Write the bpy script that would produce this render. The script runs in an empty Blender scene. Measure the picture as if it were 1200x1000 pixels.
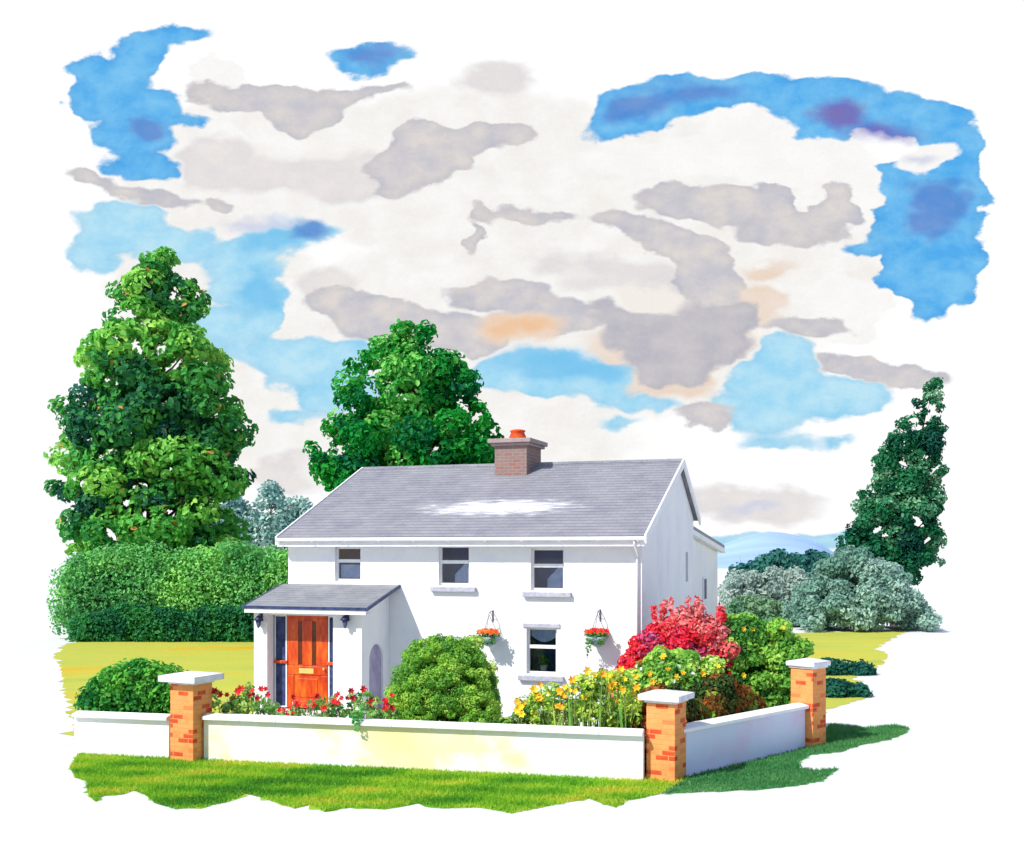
import bpy, math, random
import numpy as np
from mathutils import Vector, Matrix, geometry
R = math.radians
random.seed(7)
scn = bpy.context.scene
col = scn.collection

def S(r, g, b, k=1.0):
    f = lambda c: ((c/255)/12.92 if c/255 <= .04045 else ((c/255+.055)/1.055)**2.4)*k
    return (f(r), f(g), f(b), 1.0)

# ------------------------------------------------------------------ camera
EYE = 4.5          # eye height: level with the cottage eaves
FPX = 1300.0       # focal length in photo pixels (1200 wide)
cam = bpy.data.cameras.new('camera'); camo = bpy.data.objects.new('camera', cam); col.objects.link(camo)
camo.location = (0, 0, EYE); camo.rotation_euler = (R(90), 0, 0)
cam.sensor_width = 36; cam.lens = FPX/1200*36; cam.shift_y = 145/1200
cam.clip_start = .1; cam.clip_end = 6000
scn.camera = camo
scn.view_settings.view_transform = 'Standard'; scn.view_settings.look = 'None'
scn.view_settings.exposure = 0; scn.view_settings.gamma = 1
scn.render.engine = 'CYCLES'
scn.cycles.max_bounces = 6; scn.cycles.diffuse_bounces = 3; scn.cycles.transparent_max_bounces = 8
scn.cycles.use_denoising = True
scn.cycles.use_adaptive_sampling = True; scn.cycles.adaptive_threshold = .02; scn.cycles.adaptive_min_samples = 12

# ------------------------------------------------------------------ sun
SUN_EL, SUN_AZ = 44.0, 51.0      # azimuth measured to the left of straight behind the camera
sd = Vector((-math.sin(R(SUN_AZ))*math.cos(R(SUN_EL)), -math.cos(R(SUN_AZ))*math.cos(R(SUN_EL)), math.sin(R(SUN_EL))))
sun = bpy.data.lights.new('sun', 'SUN'); sun.energy = 5.0; sun.angle = R(.5); sun.color = (1, .955, .88)
suno = bpy.data.objects.new('sun', sun); col.objects.link(suno)
suno.rotation_euler = sd.to_track_quat('Z', 'Y').to_euler(); suno.location = (-20, -20, 30)

# ------------------------------------------------------------------ sky
W = bpy.data.worlds.new('World'); scn.world = W; W.use_nodes = True
wt = W.node_tree; wt.nodes.clear(); WN = wt.nodes; WL = wt.links
def wn(kind, **kw):
    n = WN.new(kind)
    for k, v in kw.items(): setattr(n, k, v)
    return n
def inp(n, i, v):
    if isinstance(v, bpy.types.NodeSocket): n.id_data.links.new(v, n.inputs[i])
    else: n.inputs[i].default_value = v
def wm(op, a, b=0.0, c=0.0, clamp=False):
    n = wn('ShaderNodeMath', operation=op, use_clamp=clamp)
    inp(n, 0, a); inp(n, 1, b); inp(n, 2, c)
    return n.outputs[0]
tc = wn('ShaderNodeTexCoord')
sp = wn('ShaderNodeSeparateXYZ'); WL.new(tc.outputs['Generated'], sp.inputs[0])
yy = wm('MAXIMUM', sp.outputs[1], .05)
uu = wm('MULTIPLY_ADD', wm('DIVIDE', sp.outputs[0], yy), 13.0, 6.0)
vv = wm('MULTIPLY_ADD', wm('DIVIDE', sp.outputs[2], yy), -13.0, 6.45)
cb = wn('ShaderNodeCombineXYZ'); WL.new(uu, cb.inputs[0]); WL.new(vv, cb.inputs[1])
P0 = cb.outputs[0]                       # a flat chart of the sky to the north
def wnoise(vec, sx, sy, detail, seed, rough=.5):
    m = wn('ShaderNodeMapping'); inp(m, 0, vec); m.inputs['Scale'].default_value = (sx, sy, 1); m.inputs['Location'].default_value = (seed, seed*.7, seed)
    n = wn('ShaderNodeTexNoise'); WL.new(m.outputs[0], n.inputs['Vector']); n.inputs['Scale'].default_value = 1; n.inputs['Detail'].default_value = detail; n.inputs['Roughness'].default_value = rough
    return n
def warp(vec, n, amp):
    a = wn('ShaderNodeVectorMath', operation='SUBTRACT'); WL.new(n.outputs['Color'], a.inputs[0]); a.inputs[1].default_value = (.5, .5, .5)
    b = wn('ShaderNodeVectorMath', operation='MULTIPLY_ADD'); WL.new(a.outputs[0], b.inputs[0]); b.inputs[1].default_value = amp; WL.new(vec, b.inputs[2])
    return b.outputs[0]
P1 = warp(P0, wnoise(P0, 1.5, 2.6, 2, 3.1), (.75, .42, 0))
P2 = warp(P1, wnoise(P0, 7, 11, 3, 9.3, .6), (.16, .10, 0))
def field(ells, k=.10):
    acc = None
    for (cx, cy, rx, ry, *rot) in ells:
        src = P2
        dep = acc if acc is not None else cur      # keeps the node chain in order (renderer stack size)
        if isinstance(dep, bpy.types.NodeSocket):
            v = wn('ShaderNodeVectorMath', operation='MULTIPLY_ADD'); WL.new(dep, v.inputs[0]); v.inputs[1].default_value = (1e-7, 1e-7, 0); WL.new(P2, v.inputs[2]); src = v.outputs[0]
        m = wn('ShaderNodeMapping', vector_type='TEXTURE'); WL.new(src, m.inputs[0])
        m.inputs['Location'].default_value = (cx/100, cy/100, 0)
        m.inputs['Rotation'].default_value = (0, 0, R(rot[0]) if rot else 0)
        m.inputs['Scale'].default_value = (rx/100, ry/100, 1)
        l = wn('ShaderNodeVectorMath', operation='LENGTH'); WL.new(m.outputs[0], l.inputs[0])
        r = min(rx, ry)/100
        d = wm('MULTIPLY_ADD', l.outputs['Value'], r, -r)
        acc = d if acc is None else wm('SMOOTH_MIN', acc, d, k)
    return acc
cur = None
tone = wnoise(P0, 2.2, 3.0, 4, 21.0, .6).outputs['Fac']
grain = wnoise(P0, 26, 26, 2, 5.0, .6).outputs['Fac']
def mixc(fac, a, b):
    n = wn('ShaderNodeMix', data_type='RGBA'); inp(n, 0, fac); inp(n, 6, a); inp(n, 7, b)
    return n.outputs[2]
def layer(base, ells, c1, c2, soft=.03, edge=.0, amount=1.0):
    d = field(ells)
    mr = wn('ShaderNodeMapRange', interpolation_type='SMOOTHSTEP'); inp(mr, 0, d)
    mr.inputs[1].default_value = soft; mr.inputs[2].default_value = -soft; mr.inputs[3].default_value = 0; mr.inputs[4].default_value = amount
    t = wn('ShaderNodeMapRange'); inp(t, 0, tone); t.inputs[1].default_value = .36; t.inputs[2].default_value = .64
    c = mixc(t.outputs[0], c1, c2)
    if edge:
        e = wn('ShaderNodeMapRange', interpolation_type='SMOOTHSTEP'); inp(e, 0, d); e.inputs[1].default_value = -.10; e.inputs[2].default_value = .0; e.inputs[3].default_value = 0; e.inputs[4].default_value = edge
        dark = wn('ShaderNodeMix', data_type='RGBA', blend_type='MULTIPLY'); inp(dark, 0, e.outputs[0]); inp(dark, 6, c); dark.inputs[7].default_value = (.62, .68, .78, 1)
        c = dark.outputs[2]
    return mixc(mr.outputs[0], base, c)
cur = (1.03, 1.03, 1.03, 1)
cur = layer(cur, [(330,200,190,90),(560,210,210,110),(800,250,260,120),(640,390,330,110),(240,330,120,90),(300,480,160,60),(960,300,90,90),(520,520,220,50)], S(243,240,236), S(250,249,247), .12)
# pale blue openings
cur = layer(cur, [(140,270,62,30),(210,285,60,20),(110,300,30,18),(290,300,62,24,-14),(350,278,62,13,-8),(285,335,48,30),(305,372,26,26),(265,385,40,24),(330,412,70,20),(395,420,60,22),(335,432,44,20),(400,455,50,30),(350,487,38,9),
    (590,438,42,22),(650,440,62,28),(705,450,55,26),(745,475,40,10),(722,497,26,5),
    (925,415,34,24),(915,455,62,38),(985,468,62,26,-6),(905,487,48,24),(915,517,38,6),(850,472,30,14),(985,515,18,4),(880,633,75,8),(960,630,45,7)], S(190,230,247), S(156,216,245), .03, .22)
cur = layer(cur, [(330,280,40,18,-10),(640,425,60,14),(690,432,40,14),(300,340,26,22)], S(136,204,241), S(124,198,240), .10)
# deep blue
cur = layer(cur, [(195,47,56,13,-6),(160,68,28,26),(125,92,52,28),(110,120,38,30),(160,125,58,30),(155,160,48,28),(165,195,42,16),(215,140,30,7),
    (432,66,48,13),(425,78,24,8),
    (715,150,30,12,-12),(745,128,50,30,-12),(800,110,70,22),(880,105,90,17),(960,112,70,22),(960,145,40,26),(1040,135,70,26),(1100,150,40,30),(1130,190,24,50),(1110,240,44,60),(1070,235,42,50),(1090,300,60,50),(1060,270,50,34),(1020,290,32,13),(1060,330,22,20),(1098,345,38,30),(1090,364,26,12)], S(126, 198, 243), S(84, 174, 238), .022, .3)
cur = layer(cur, [(748,125,34,16,-20),(810,108,55,10),(440,64,24,8),(170,150,20,14),(360,272,26,12),(1100,235,40,24,10),(1085,262,26,14)], S(110,140,208), S(84,134,210), .07, 0, .8)
cur = layer(cur, [(990,138,26,16),(1030,158,34,9)], S(126,92,168), S(110,110,196), .09, 0, .85)
# white cloud over the blue
cur = layer(cur, [(800,185,110,26,-6),(875,150,60,28,-8),(940,190,80,30),(990,215,50,34),(1088,184,36,17,-14),(252,90,28,22),(258,160,18,12),(990,360,46,40)], S(247,246,244), S(252,251,250), .022)
# soft greys
cur = layer(cur, [(400,210,70,32),(330,205,70,24),(250,190,40,30),(580,95,52,22),(640,310,30,12),(740,318,80,12,8),(800,345,60,18,12),(900,595,70,18),(850,585,40,14),(330,550,38,18),(345,568,40,12),(700,330,40,10),(380,335,30,18)], S(236,231,228), S(227,222,224), .06, .08)
# greys
G1, G2 = S(224,217,213), S(200,199,208)
cur = layer(cur, [(245,108,34,12,12),(300,112,52,20),(350,125,42,26),(400,112,40,12),(445,103,26,8),(345,148,18,12),
    (105,208,30,9,14),(150,230,36,9,14),(200,238,24,9),(250,240,18,9),
    (470,200,44,26),(500,180,50,34),(550,165,46,20),(605,158,36,12),(460,225,24,10),
    (565,250,14,9,40),(553,280,9,18),(610,256,44,8),(658,250,14,7),
    (735,262,46,12,8),(790,285,60,22,14),(825,320,44,28),(840,345,40,24),(800,235,56,18),(860,245,40,24),(905,240,30,26),(980,238,28,26),(950,265,44,22),(900,275,40,14),
    (400,352,40,14),(450,375,60,28),(520,385,60,26),(585,345,60,14),(560,395,44,18),(640,370,60,22),
    (945,382,54,9),(1010,430,48,12,4),(1065,440,44,14,4),(822,484,40,13)], G1, G2, .02, .26)
# warm fringes, then the darkest cloud base
cur = layer(cur, [(790,398,97,40),(785,440,58,29),(905,318,28,9,-12),(885,358,32,24),(610,382,46,20)], S(241,226,214), S(236,216,198), .06, .08)
cur = layer(cur, [(612,381,34,12)], S(240,196,156), S(240,196,156), .10, 0, .95)
cur = layer(cur, [(728,372,40,14,14),(790,385,84,32),(785,425,56,32),(835,405,50,24),(860,375,30,22)], S(204,200,204), S(188,186,196), .035, .15)
cur = layer(cur, [(300,150,0.1,0.1),(760,350,44,14,12)], S(244,238,232), S(244,238,232), .04)
cur = layer(cur, [(885,597,24,5),(1082,186,18,6),(300,262,30,5)], S(205,210,232), S(205,210,232), .05, 0, .8)
gr = wm('MULTIPLY_ADD', grain, .09, .955)
fin = wn('ShaderNodeVectorMath', operation='SCALE'); WL.new(cur, fin.inputs[0]); WL.new(gr, fin.inputs[3])
bg1 = wn('ShaderNodeBackground'); WL.new(fin.outputs[0], bg1.inputs[0]); bg1.inputs[1].default_value = 1
sky = wn('ShaderNodeTexSky', sky_type='NISHITA', sun_disc=False, sun_elevation=R(SUN_EL), sun_rotation=R(180+SUN_AZ))
skc = wn('ShaderNodeVectorMath', operation='SCALE'); WL.new(sky.outputs[0], skc.inputs[0]); skc.inputs[3].default_value = .13
cn = wn('ShaderNodeTexNoise'); WL.new(tc.outputs['Generated'], cn.inputs['Vector']); cn.inputs['Scale'].default_value = 2.2; cn.inputs['Detail'].default_value = 5
cr = wn('ShaderNodeMapRange'); WL.new(cn.outputs['Fac'], cr.inputs[0]); cr.inputs[1].default_value = .42; cr.inputs[2].default_value = .58
rest = mixc(cr.outputs[0], skc.outputs[0], (.46, .59, .90, 1))
bg2 = wn('ShaderNodeBackground'); WL.new(rest, bg2.inputs[0]); bg2.inputs[1].default_value = 1
fr = wn('ShaderNodeMapRange', interpolation_type='SMOOTHSTEP'); WL.new(sp.outputs[1], fr.inputs[0]); fr.inputs[1].default_value = .62; fr.inputs[2].default_value = .76
up = wn('ShaderNodeMapRange', interpolation_type='SMOOTHSTEP'); WL.new(sp.outputs[2], up.inputs[0]); up.inputs[1].default_value = -.015; up.inputs[2].default_value = -.005
bg3 = wn('ShaderNodeBackground'); bg3.inputs[0].default_value = (1.0, 1.0, 1.0, 1)
ml = wn('ShaderNodeMixShader'); WL.new(up.outputs[0], ml.inputs[0]); WL.new(bg3.outputs[0], ml.inputs[1]); WL.new(bg1.outputs[0], ml.inputs[2])
ms = wn('ShaderNodeMixShader'); WL.new(fr.outputs[0], ms.inputs[0]); WL.new(bg2.outputs[0], ms.inputs[1]); WL.new(ml.outputs[0], ms.inputs[2])
wo = wn('ShaderNodeOutputWorld'); WL.new(ms.outputs[0], wo.inputs[0])
W.cycles.sampling_method = 'MANUAL'; W.cycles.sample_map_resolution = 512

# ------------------------------------------------------------------ helpers
def G(px, py, z=0.0):
    """ground point seen at photo pixel (px, py) -> world x, y"""
    Y = FPX*(EYE-z)/(py-645.0)
    return ((px-600.0)/FPX*Y, Y)
def XZ(px, py, Y):
    return ((px-600.0)/FPX*Y, EYE-(py-645.0)/FPX*Y)

def tag(o, label=None, cat=None, group=None, kind=None):
    if label: o['label'] = label
    if cat: o['category'] = cat
    if group: o['group'] = group
    if kind: o['kind'] = kind
    return o
def thing(name, label, cat, loc=(0, 0, 0), rz=0.0, group=None):
    o = bpy.data.objects.new(name, None); col.objects.link(o); o.empty_display_size = .3
    o.location = loc; o.rotation_euler = (0, 0, rz)
    return tag(o, label, cat, group)
def link(name, me, m, parent=None, loc=None):
    o = bpy.data.objects.new(name, me); col.objects.link(o)
    if m: me.materials.append(m)
    if parent: o.parent = parent
    if loc is not None: o.location = loc
    return o
def from_np(name, V, F, m, parent=None, C=None, smooth=False, loc=None):
    """V (n,3), F (m,k) arrays, C per vertex colour"""
    me = bpy.data.meshes.new(name)
    V = np.asarray(V, dtype=np.float32); F = np.asarray(F, dtype=np.int32); k = F.shape[1]
    me.vertices.add(len(V)); me.vertices.foreach_set('co', V.ravel())
    me.loops.add(F.size); me.loops.foreach_set('vertex_index', F.ravel())
    me.polygons.add(len(F)); me.polygons.foreach_set('loop_start', np.arange(len(F), dtype=np.int32)*k)
    if smooth: me.polygons.foreach_set('use_smooth', np.ones(len(F), dtype=bool))
    if C is not None:
        a = me.attributes.new('Col', 'FLOAT_COLOR', 'POINT')
        cc = np.ones((len(V), 4), dtype=np.float32); cc[:, :3] = C
        a.data.foreach_set('color', cc.ravel())
    me.update(calc_edges=True); me.validate()
    return link(name, me, m, parent, loc)

class MB:
    def __init__(s): s.v = []; s.f = []; s.sm = []
    def add(s, vs, fs, smooth=False):
        n = len(s.v); s.v += [tuple(v) for v in vs]; s.f += [tuple(i+n for i in f) for f in fs]; s.sm += [smooth]*len(fs); return s
    def box(s, x0, x1, y0, y1, z0, z1):
        return s.add([(x0,y0,z0),(x1,y0,z0),(x1,y1,z0),(x0,y1,z0),(x0,y0,z1),(x1,y0,z1),(x1,y1,z1),(x0,y1,z1)],
                     [(0,3,2,1),(4,5,6,7),(0,1,5,4),(1,2,6,5),(2,3,7,6),(3,0,4,7)])
    def prism(s, poly, axis, a, b):
        """poly in the two other axes extruded along axis from a to b"""
        n = len(poly)
        def p(u, w, t): return {'x': (t, u, w), 'y': (u, t, w), 'z': (u, w, t)}[axis]
        vs = [p(u, w, a) for u, w in poly]+[p(u, w, b) for u, w in poly]
        return s.add(vs, [tuple(range(n-1, -1, -1)), tuple(range(n, 2*n))]+[(i, (i+1) % n, n+(i+1) % n, n+i) for i in range(n)])
    def tube(s, pts, rad, seg=8, cap=True):
        pts = [Vector(p) for p in pts]; rad = rad if hasattr(rad, '__len__') else [rad]*len(pts)
        rings = []
        for i, p in enumerate(pts):
            d = (pts[min(i+1, len(pts)-1)]-pts[max(i-1, 0)]).normalized()
            u = d.cross(Vector((0, 0, 1)) if abs(d.z) < .9 else Vector((1, 0, 0))).normalized(); w = d.cross(u)
            rings.append([p+(u*math.cos(2*math.pi*k/seg)+w*math.sin(2*math.pi*k/seg))*rad[i] for k in range(seg)])
        vs = [v for r in rings for v in r]
        fs = [(i*seg+k, i*seg+(k+1) % seg, (i+1)*seg+(k+1) % seg, (i+1)*seg+k) for i in range(len(pts)-1) for k in range(seg)]
        if cap: fs += [tuple(range(seg-1, -1, -1)), tuple((len(pts)-1)*seg+k for k in range(seg))]
        return s.add(vs, fs, True)
    def lathe(s, prof, c=(0, 0, 0), seg=16):
        vs = [(c[0]+r*math.cos(2*math.pi*k/seg), c[1]+r*math.sin(2*math.pi*k/seg), c[2]+z) for r, z in prof for k in range(seg)]
        fs = [(i*seg+k, i*seg+(k+1) % seg, (i+1)*seg+(k+1) % seg, (i+1)*seg+k) for i in range(len(prof)-1) for k in range(seg)]
        fs += [tuple(range(seg-1, -1, -1)), tuple((len(prof)-1)*seg+k for k in range(seg))]
        return s.add(vs, fs, True)
    def ball(s, c, r, seg=8, rings=6):
        rx, ry, rz = r if hasattr(r, '__len__') else (r, r, r)
        vs = [(c[0], c[1], c[2]-rz)]
        for i in range(1, rings):
            a = math.pi*i/rings-math.pi/2
            for k in range(seg):
                b = 2*math.pi*k/seg; vs.append((c[0]+rx*math.cos(a)*math.cos(b), c[1]+ry*math.cos(a)*math.sin(b), c[2]+rz*math.sin(a)))
        vs.append((c[0], c[1], c[2]+rz)); L = len(vs)-1
        fs = [(0, 1+(k+1) % seg, 1+k) for k in range(seg)]
        for i in range(rings-2):
            fs += [(1+i*seg+k, 1+i*seg+(k+1) % seg, 1+(i+1)*seg+(k+1) % seg, 1+(i+1)*seg+k) for k in range(seg)]
        fs += [(L, 1+(rings-2)*seg+k, 1+(rings-2)*seg+(k+1) % seg) for k in range(seg)]
        return s.add(vs, fs, True)
    def build(s, name, m, parent=None, bevel=0, loc=None):
        me = bpy.data.meshes.new(name); me.from_pydata(s.v, [], s.f); me.update()
        me.polygons.foreach_set('use_smooth', s.sm)
        o = link(name, me, m, parent, loc)
        if bevel:
            b = o.modifiers.new('bevel', 'BEVEL'); b.width = bevel; b.segments = 2; b.limit_method = 'ANGLE'; b.harden_normals = False
        return o

# ------------------------------------------------------------------ materials
def newmat(name):
    m = bpy.data.materials.new(name); m.use_nodes = True
    nt = m.node_tree; b = nt.nodes['Principled BSDF']
    return m, nt, b
def N(nt, kind, **kw):
    n = nt.nodes.new(kind)
    for k, v in kw.items(): setattr(n, k, v)
    return n
def noise(nt, vec, scale, detail=3, rough=.55):
    n = N(nt, 'ShaderNodeTexNoise'); nt.links.new(vec, n.inputs['Vector']); n.inputs['Scale'].default_value = scale
    n.inputs['Detail'].default_value = detail; n.inputs['Roughness'].default_value = rough; return n
def ramp(nt, fac, stops):
    r = N(nt, 'ShaderNodeValToRGB'); nt.links.new(fac, r.inputs[0]); e = r.color_ramp.elements
    while len(e) < len(stops): e.new(.5)
    for i, (p, c) in enumerate(stops): e[i].position = p; e[i].color = c
    return r.outputs[0]
def bump(nt, b, h, strength=.3, dist=.02):
    n = N(nt, 'ShaderNodeBump'); n.inputs['Strength'].default_value = strength; n.inputs['Distance'].default_value = dist
    nt.links.new(h, n.inputs['Height']); nt.links.new(n.outputs[0], b.inputs['Normal'])
def washed(name, stops, scale=1.5, rough=.8, bscale=30, bstr=.25, bdist=.01, stretch=(1, 1, 1), spec=.25):
    """surface whose own colour varies like a watercolour wash"""
    m, nt, b = newmat(name)
    t = N(nt, 'ShaderNodeTexCoord'); mp = N(nt, 'ShaderNodeMapping'); nt.links.new(t.outputs['Object'], mp.inputs[0]); mp.inputs['Scale'].default_value = stretch
    n = noise(nt, mp.outputs[0], scale, 5, .62)
    nt.links.new(ramp(nt, n.outputs['Fac'], stops), b.inputs['Base Color'])
    b.inputs['Roughness'].default_value = rough; b.inputs['Specular IOR Level'].default_value = spec
    n2 = noise(nt, t.outputs['Object'], bscale, 3)
    bump(nt, b, n2.outputs['Fac'], bstr, bdist)
    return m
def plain(name, c, rough=.6, metal=0, spec=.4):
    return washed(name, [(.3, (c[0]*.82, c[1]*.82, c[2]*.84, 1)), (.7, (min(1, c[0]*1.12), min(1, c[1]*1.12), min(1, c[2]*1.12), 1))], 6, rough, 60, .1, .004, spec=spec)
def leafmat(name, trans=.35, rough=.6):
    m, nt, b = newmat(name)
    a = N(nt, 'ShaderNodeAttribute', attribute_name='Col')
    nt.links.new(a.outputs['Color'], b.inputs['Base Color']); b.inputs['Roughness'].default_value = rough; b.inputs['Specular IOR Level'].default_value = .15
    tr = N(nt, 'ShaderNodeBsdfTranslucent'); nt.links.new(a.outputs['Color'], tr.inputs[0])
    mx = N(nt, 'ShaderNodeMixShader'); mx.inputs[0].default_value = trans
    nt.links.new(b.outputs[0], mx.inputs[1]); nt.links.new(tr.outputs[0], mx.inputs[2])
    nt.links.new(mx.outputs[0], nt.nodes['Material Output'].inputs[0])
    return m
M_LEAF = leafmat('leaves', .42)
M_PETAL = leafmat('petals', .3, .5)
M_BARK = washed('bark', [(.35, S(62, 48, 38)), (.65, S(112, 88, 66))], 5, .9, 18, .6, .03, (1, 1, .25))
M_STEM = plain('green_stem', S(110, 130, 60), .7)
M_RENDER = washed('white_render', [(.30, S(228, 229, 233)), (.5, S(237, 237, 238)), (.75, S(243, 242, 240))], 1.1, .85, 22, .45, .014, (1, 1, .7))
M_TRIM = washed('white_paint', [(.3, S(228, 228, 230)), (.7, S(242, 242, 242))], 3, .5, 40, .1, .004)
M_SILL = washed('stone_sill', [(.3, S(158, 158, 174)), (.7, S(196, 196, 206))], 9, .8, 50, .4, .006)
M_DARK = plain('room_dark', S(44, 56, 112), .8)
M_NAVY = washed('navy_paint', [(.35, S(34, 44, 84)), (.65, S(70, 84, 124))], 4, .5, 40, .15, .004)
M_CURT = washed('curtain_cloth', [(.3, S(190, 200, 225)), (.7, S(228, 232, 242))], 7, .9, 30, .3, .01)
M_IRON = plain('iron', S(92, 96, 110), .5)
M_BRASS = plain('brass', S(235, 195, 110), .35)
M_TERRA = washed('terracotta', [(.3, S(190, 62, 24)), (.7, S(236, 92, 38))], 8, .7, 40, .3, .01)
M_GROUND = washed('pale_ground', [(.3, S(212, 212, 213)), (.7, S(220, 220, 220))], .8, .9, 40, .3, .01)

def glass_mat():
    m, nt, b = newmat('window_glass')
    tr = N(nt, 'ShaderNodeBsdfTransparent'); tr.inputs[0].default_value = (.86, .90, .96, 1)
    gl = N(nt, 'ShaderNodeBsdfGlossy'); gl.inputs['Roughness'].default_value = .03
    fr_ = N(nt, 'ShaderNodeFresnel'); fr_.inputs[0].default_value = 1.5
    mx = N(nt, 'ShaderNodeMixShader'); nt.links.new(fr_.outputs[0], mx.inputs[0]); nt.links.new(tr.outputs[0], mx.inputs[1]); nt.links.new(gl.outputs[0], mx.inputs[2])
    nt.links.new(mx.outputs[0], nt.nodes['Material Output'].inputs[0])
    return m
M_GLASS = glass_mat()

def slate_mat(name, c1, c2, glare=True):
    m, nt, b = newmat(name)
    t = N(nt, 'ShaderNodeTexCoord'); v = t.outputs['Object']
    br = N(nt, 'ShaderNodeTexBrick'); nt.links.new(v, br.inputs['Vector'])
    br.inputs['Scale'].default_value = 1; br.inputs['Brick Width'].default_value = .30; br.inputs['Row Height'].default_value = .21
    br.inputs['Mortar Size'].default_value = .008; br.inputs['Color1'].default_value = c1; br.inputs['Color2'].default_value = c2
    br.inputs['Mortar'].default_value = (c1[0]*.88, c1[1]*.88, c1[2]*.9, 1); br.offset = .5
    n = noise(nt, v, .8, 5, .65)
    cm = N(nt, 'ShaderNodeMix', data_type='RGBA', blend_type='MULTIPLY'); cm.inputs[0].default_value = 1
    nt.links.new(br.outputs['Color'], cm.inputs[6]); nt.links.new(ramp(nt, n.outputs['Fac'], [(.28, (.74, .74, .84, 1)), (.5, (1.0, 1.0, 1.01, 1)), (.72, (1.16, 1.14, 1.14, 1))]), cm.inputs[7])
    out = cm.outputs[2]
    if glare:      # pale glare painted into the slate colour, streaked along the courses
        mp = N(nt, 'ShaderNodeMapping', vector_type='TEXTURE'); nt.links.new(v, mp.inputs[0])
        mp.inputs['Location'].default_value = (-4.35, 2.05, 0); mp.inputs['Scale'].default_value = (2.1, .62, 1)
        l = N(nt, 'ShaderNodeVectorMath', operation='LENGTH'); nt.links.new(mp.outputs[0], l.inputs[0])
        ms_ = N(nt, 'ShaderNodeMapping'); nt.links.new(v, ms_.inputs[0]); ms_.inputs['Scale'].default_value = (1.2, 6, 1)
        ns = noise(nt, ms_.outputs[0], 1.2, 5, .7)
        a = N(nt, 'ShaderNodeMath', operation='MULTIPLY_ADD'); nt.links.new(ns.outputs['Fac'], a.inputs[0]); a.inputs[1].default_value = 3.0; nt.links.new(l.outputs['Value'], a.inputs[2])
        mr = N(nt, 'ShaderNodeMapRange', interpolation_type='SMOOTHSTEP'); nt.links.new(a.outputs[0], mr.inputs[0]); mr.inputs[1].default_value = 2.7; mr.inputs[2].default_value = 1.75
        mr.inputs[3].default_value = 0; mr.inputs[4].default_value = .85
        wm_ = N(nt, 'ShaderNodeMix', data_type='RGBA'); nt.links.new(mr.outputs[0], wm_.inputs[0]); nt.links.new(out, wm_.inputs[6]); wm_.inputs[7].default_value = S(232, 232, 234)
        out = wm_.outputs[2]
    nt.links.new(out, b.inputs['Base Color'])
    b.inputs['Roughness'].default_value = .62; b.inputs['Specular IOR Level'].default_value = .3
    mh = N(nt, 'ShaderNodeMath', operation='MULTIPLY_ADD'); n3 = noise(nt, v, 14, 3)
    nt.links.new(br.outputs['Fac'], mh.inputs[0]); mh.inputs[1].default_value = -.8; nt.links.new(n3.outputs['Fac'], mh.inputs[2])
    bump(nt, b, mh.outputs[0], .35, .012)
    return m
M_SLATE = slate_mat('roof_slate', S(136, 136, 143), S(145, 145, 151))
M_SLATE2 = slate_mat('porch_slate', S(134, 136, 140), S(144, 146, 150), False)

def brick_mat(name, base, red, dusky, mortar):
    m, nt, b = newmat(name)
    t = N(nt, 'ShaderNodeTexCoord'); v = t.outputs['Object']; g = N(nt, 'ShaderNodeNewGeometry')
    sx = N(nt, 'ShaderNodeSeparateXYZ'); nt.links.new(v, sx.inputs[0])
    ad = N(nt, 'ShaderNodeMath', operation='ADD'); nt.links.new(sx.outputs[0], ad.inputs[0]); nt.links.new(sx.outputs[1], ad.inputs[1])
    cb_ = N(nt, 'ShaderNodeCombineXYZ'); nt.links.new(ad.outputs[0], cb_.inputs[0]); nt.links.new(sx.outputs[2], cb_.inputs[1])
    br = N(nt, 'ShaderNodeTexBrick'); nt.links.new(cb_.outputs[0], br.inputs['Vector']); br.inputs['Scale'].default_value = 1
    br.inputs['Brick Width'].default_value = .27; br.inputs['Row Height'].default_value = .10; br.inputs['Mortar Size'].default_value = .009; br.inputs['Mortar Smooth'].default_value = .3
    br.inputs['Color1'].default_value = (0, 0, 0, 1); br.inputs['Color2'].default_value = (1, 1, 1, 1); br.inputs['Mortar'].default_value = (.3, .3, .3, 1)
    pick = ramp(nt, br.outputs['Color'], [(.0, base), (.70, base), (.78, red), (1.0, red)])
    n = noise(nt, v, 3.5, 5, .65)
    mx = N(nt, 'ShaderNodeMix', data_type='RGBA'); nt.links.new(pick, mx.inputs[6]); mx.inputs[7].default_value = dusky
    f = N(nt, 'ShaderNodeMapRange'); nt.links.new(n.outputs['Fac'], f.inputs[0]); f.inputs[1].default_value = .48; f.inputs[2].default_value = .72; f.inputs[4].default_value = .75
    nt.links.new(f.outputs[0], mx.inputs[0])
    mo = N(nt, 'ShaderNodeMix', data_type='RGBA'); nt.links.new(br.outputs['Fac'], mo.inputs[0]); nt.links.new(mx.outputs[2], mo.inputs[6]); mo.inputs[7].default_value = mortar
    nt.links.new(mo.outputs[2], b.inputs['Base Color']); b.inputs['Roughness'].default_value = .85; b.inputs['Specular IOR Level'].default_value = .2
    mh = N(nt, 'ShaderNodeMath', operation='MULTIPLY_ADD'); n3 = noise(nt, v, 30, 3)
    nt.links.new(br.outputs['Fac'], mh.inputs[0]); mh.inputs[1].default_value = -1.2; nt.links.new(n3.outputs['Fac'], mh.inputs[2])
    bump(nt, b, mh.outputs[0], .5, .012)
    return m
M_BRICK = brick_mat('orange_brick', S(238, 158, 92), S(206, 78, 42), S(214, 122, 66), S(222, 150, 96))
M_CHIM = brick_mat('chimney_brick', S(142, 118, 112), S(150, 106, 96), S(120, 104, 100), S(158, 140, 134))
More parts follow.
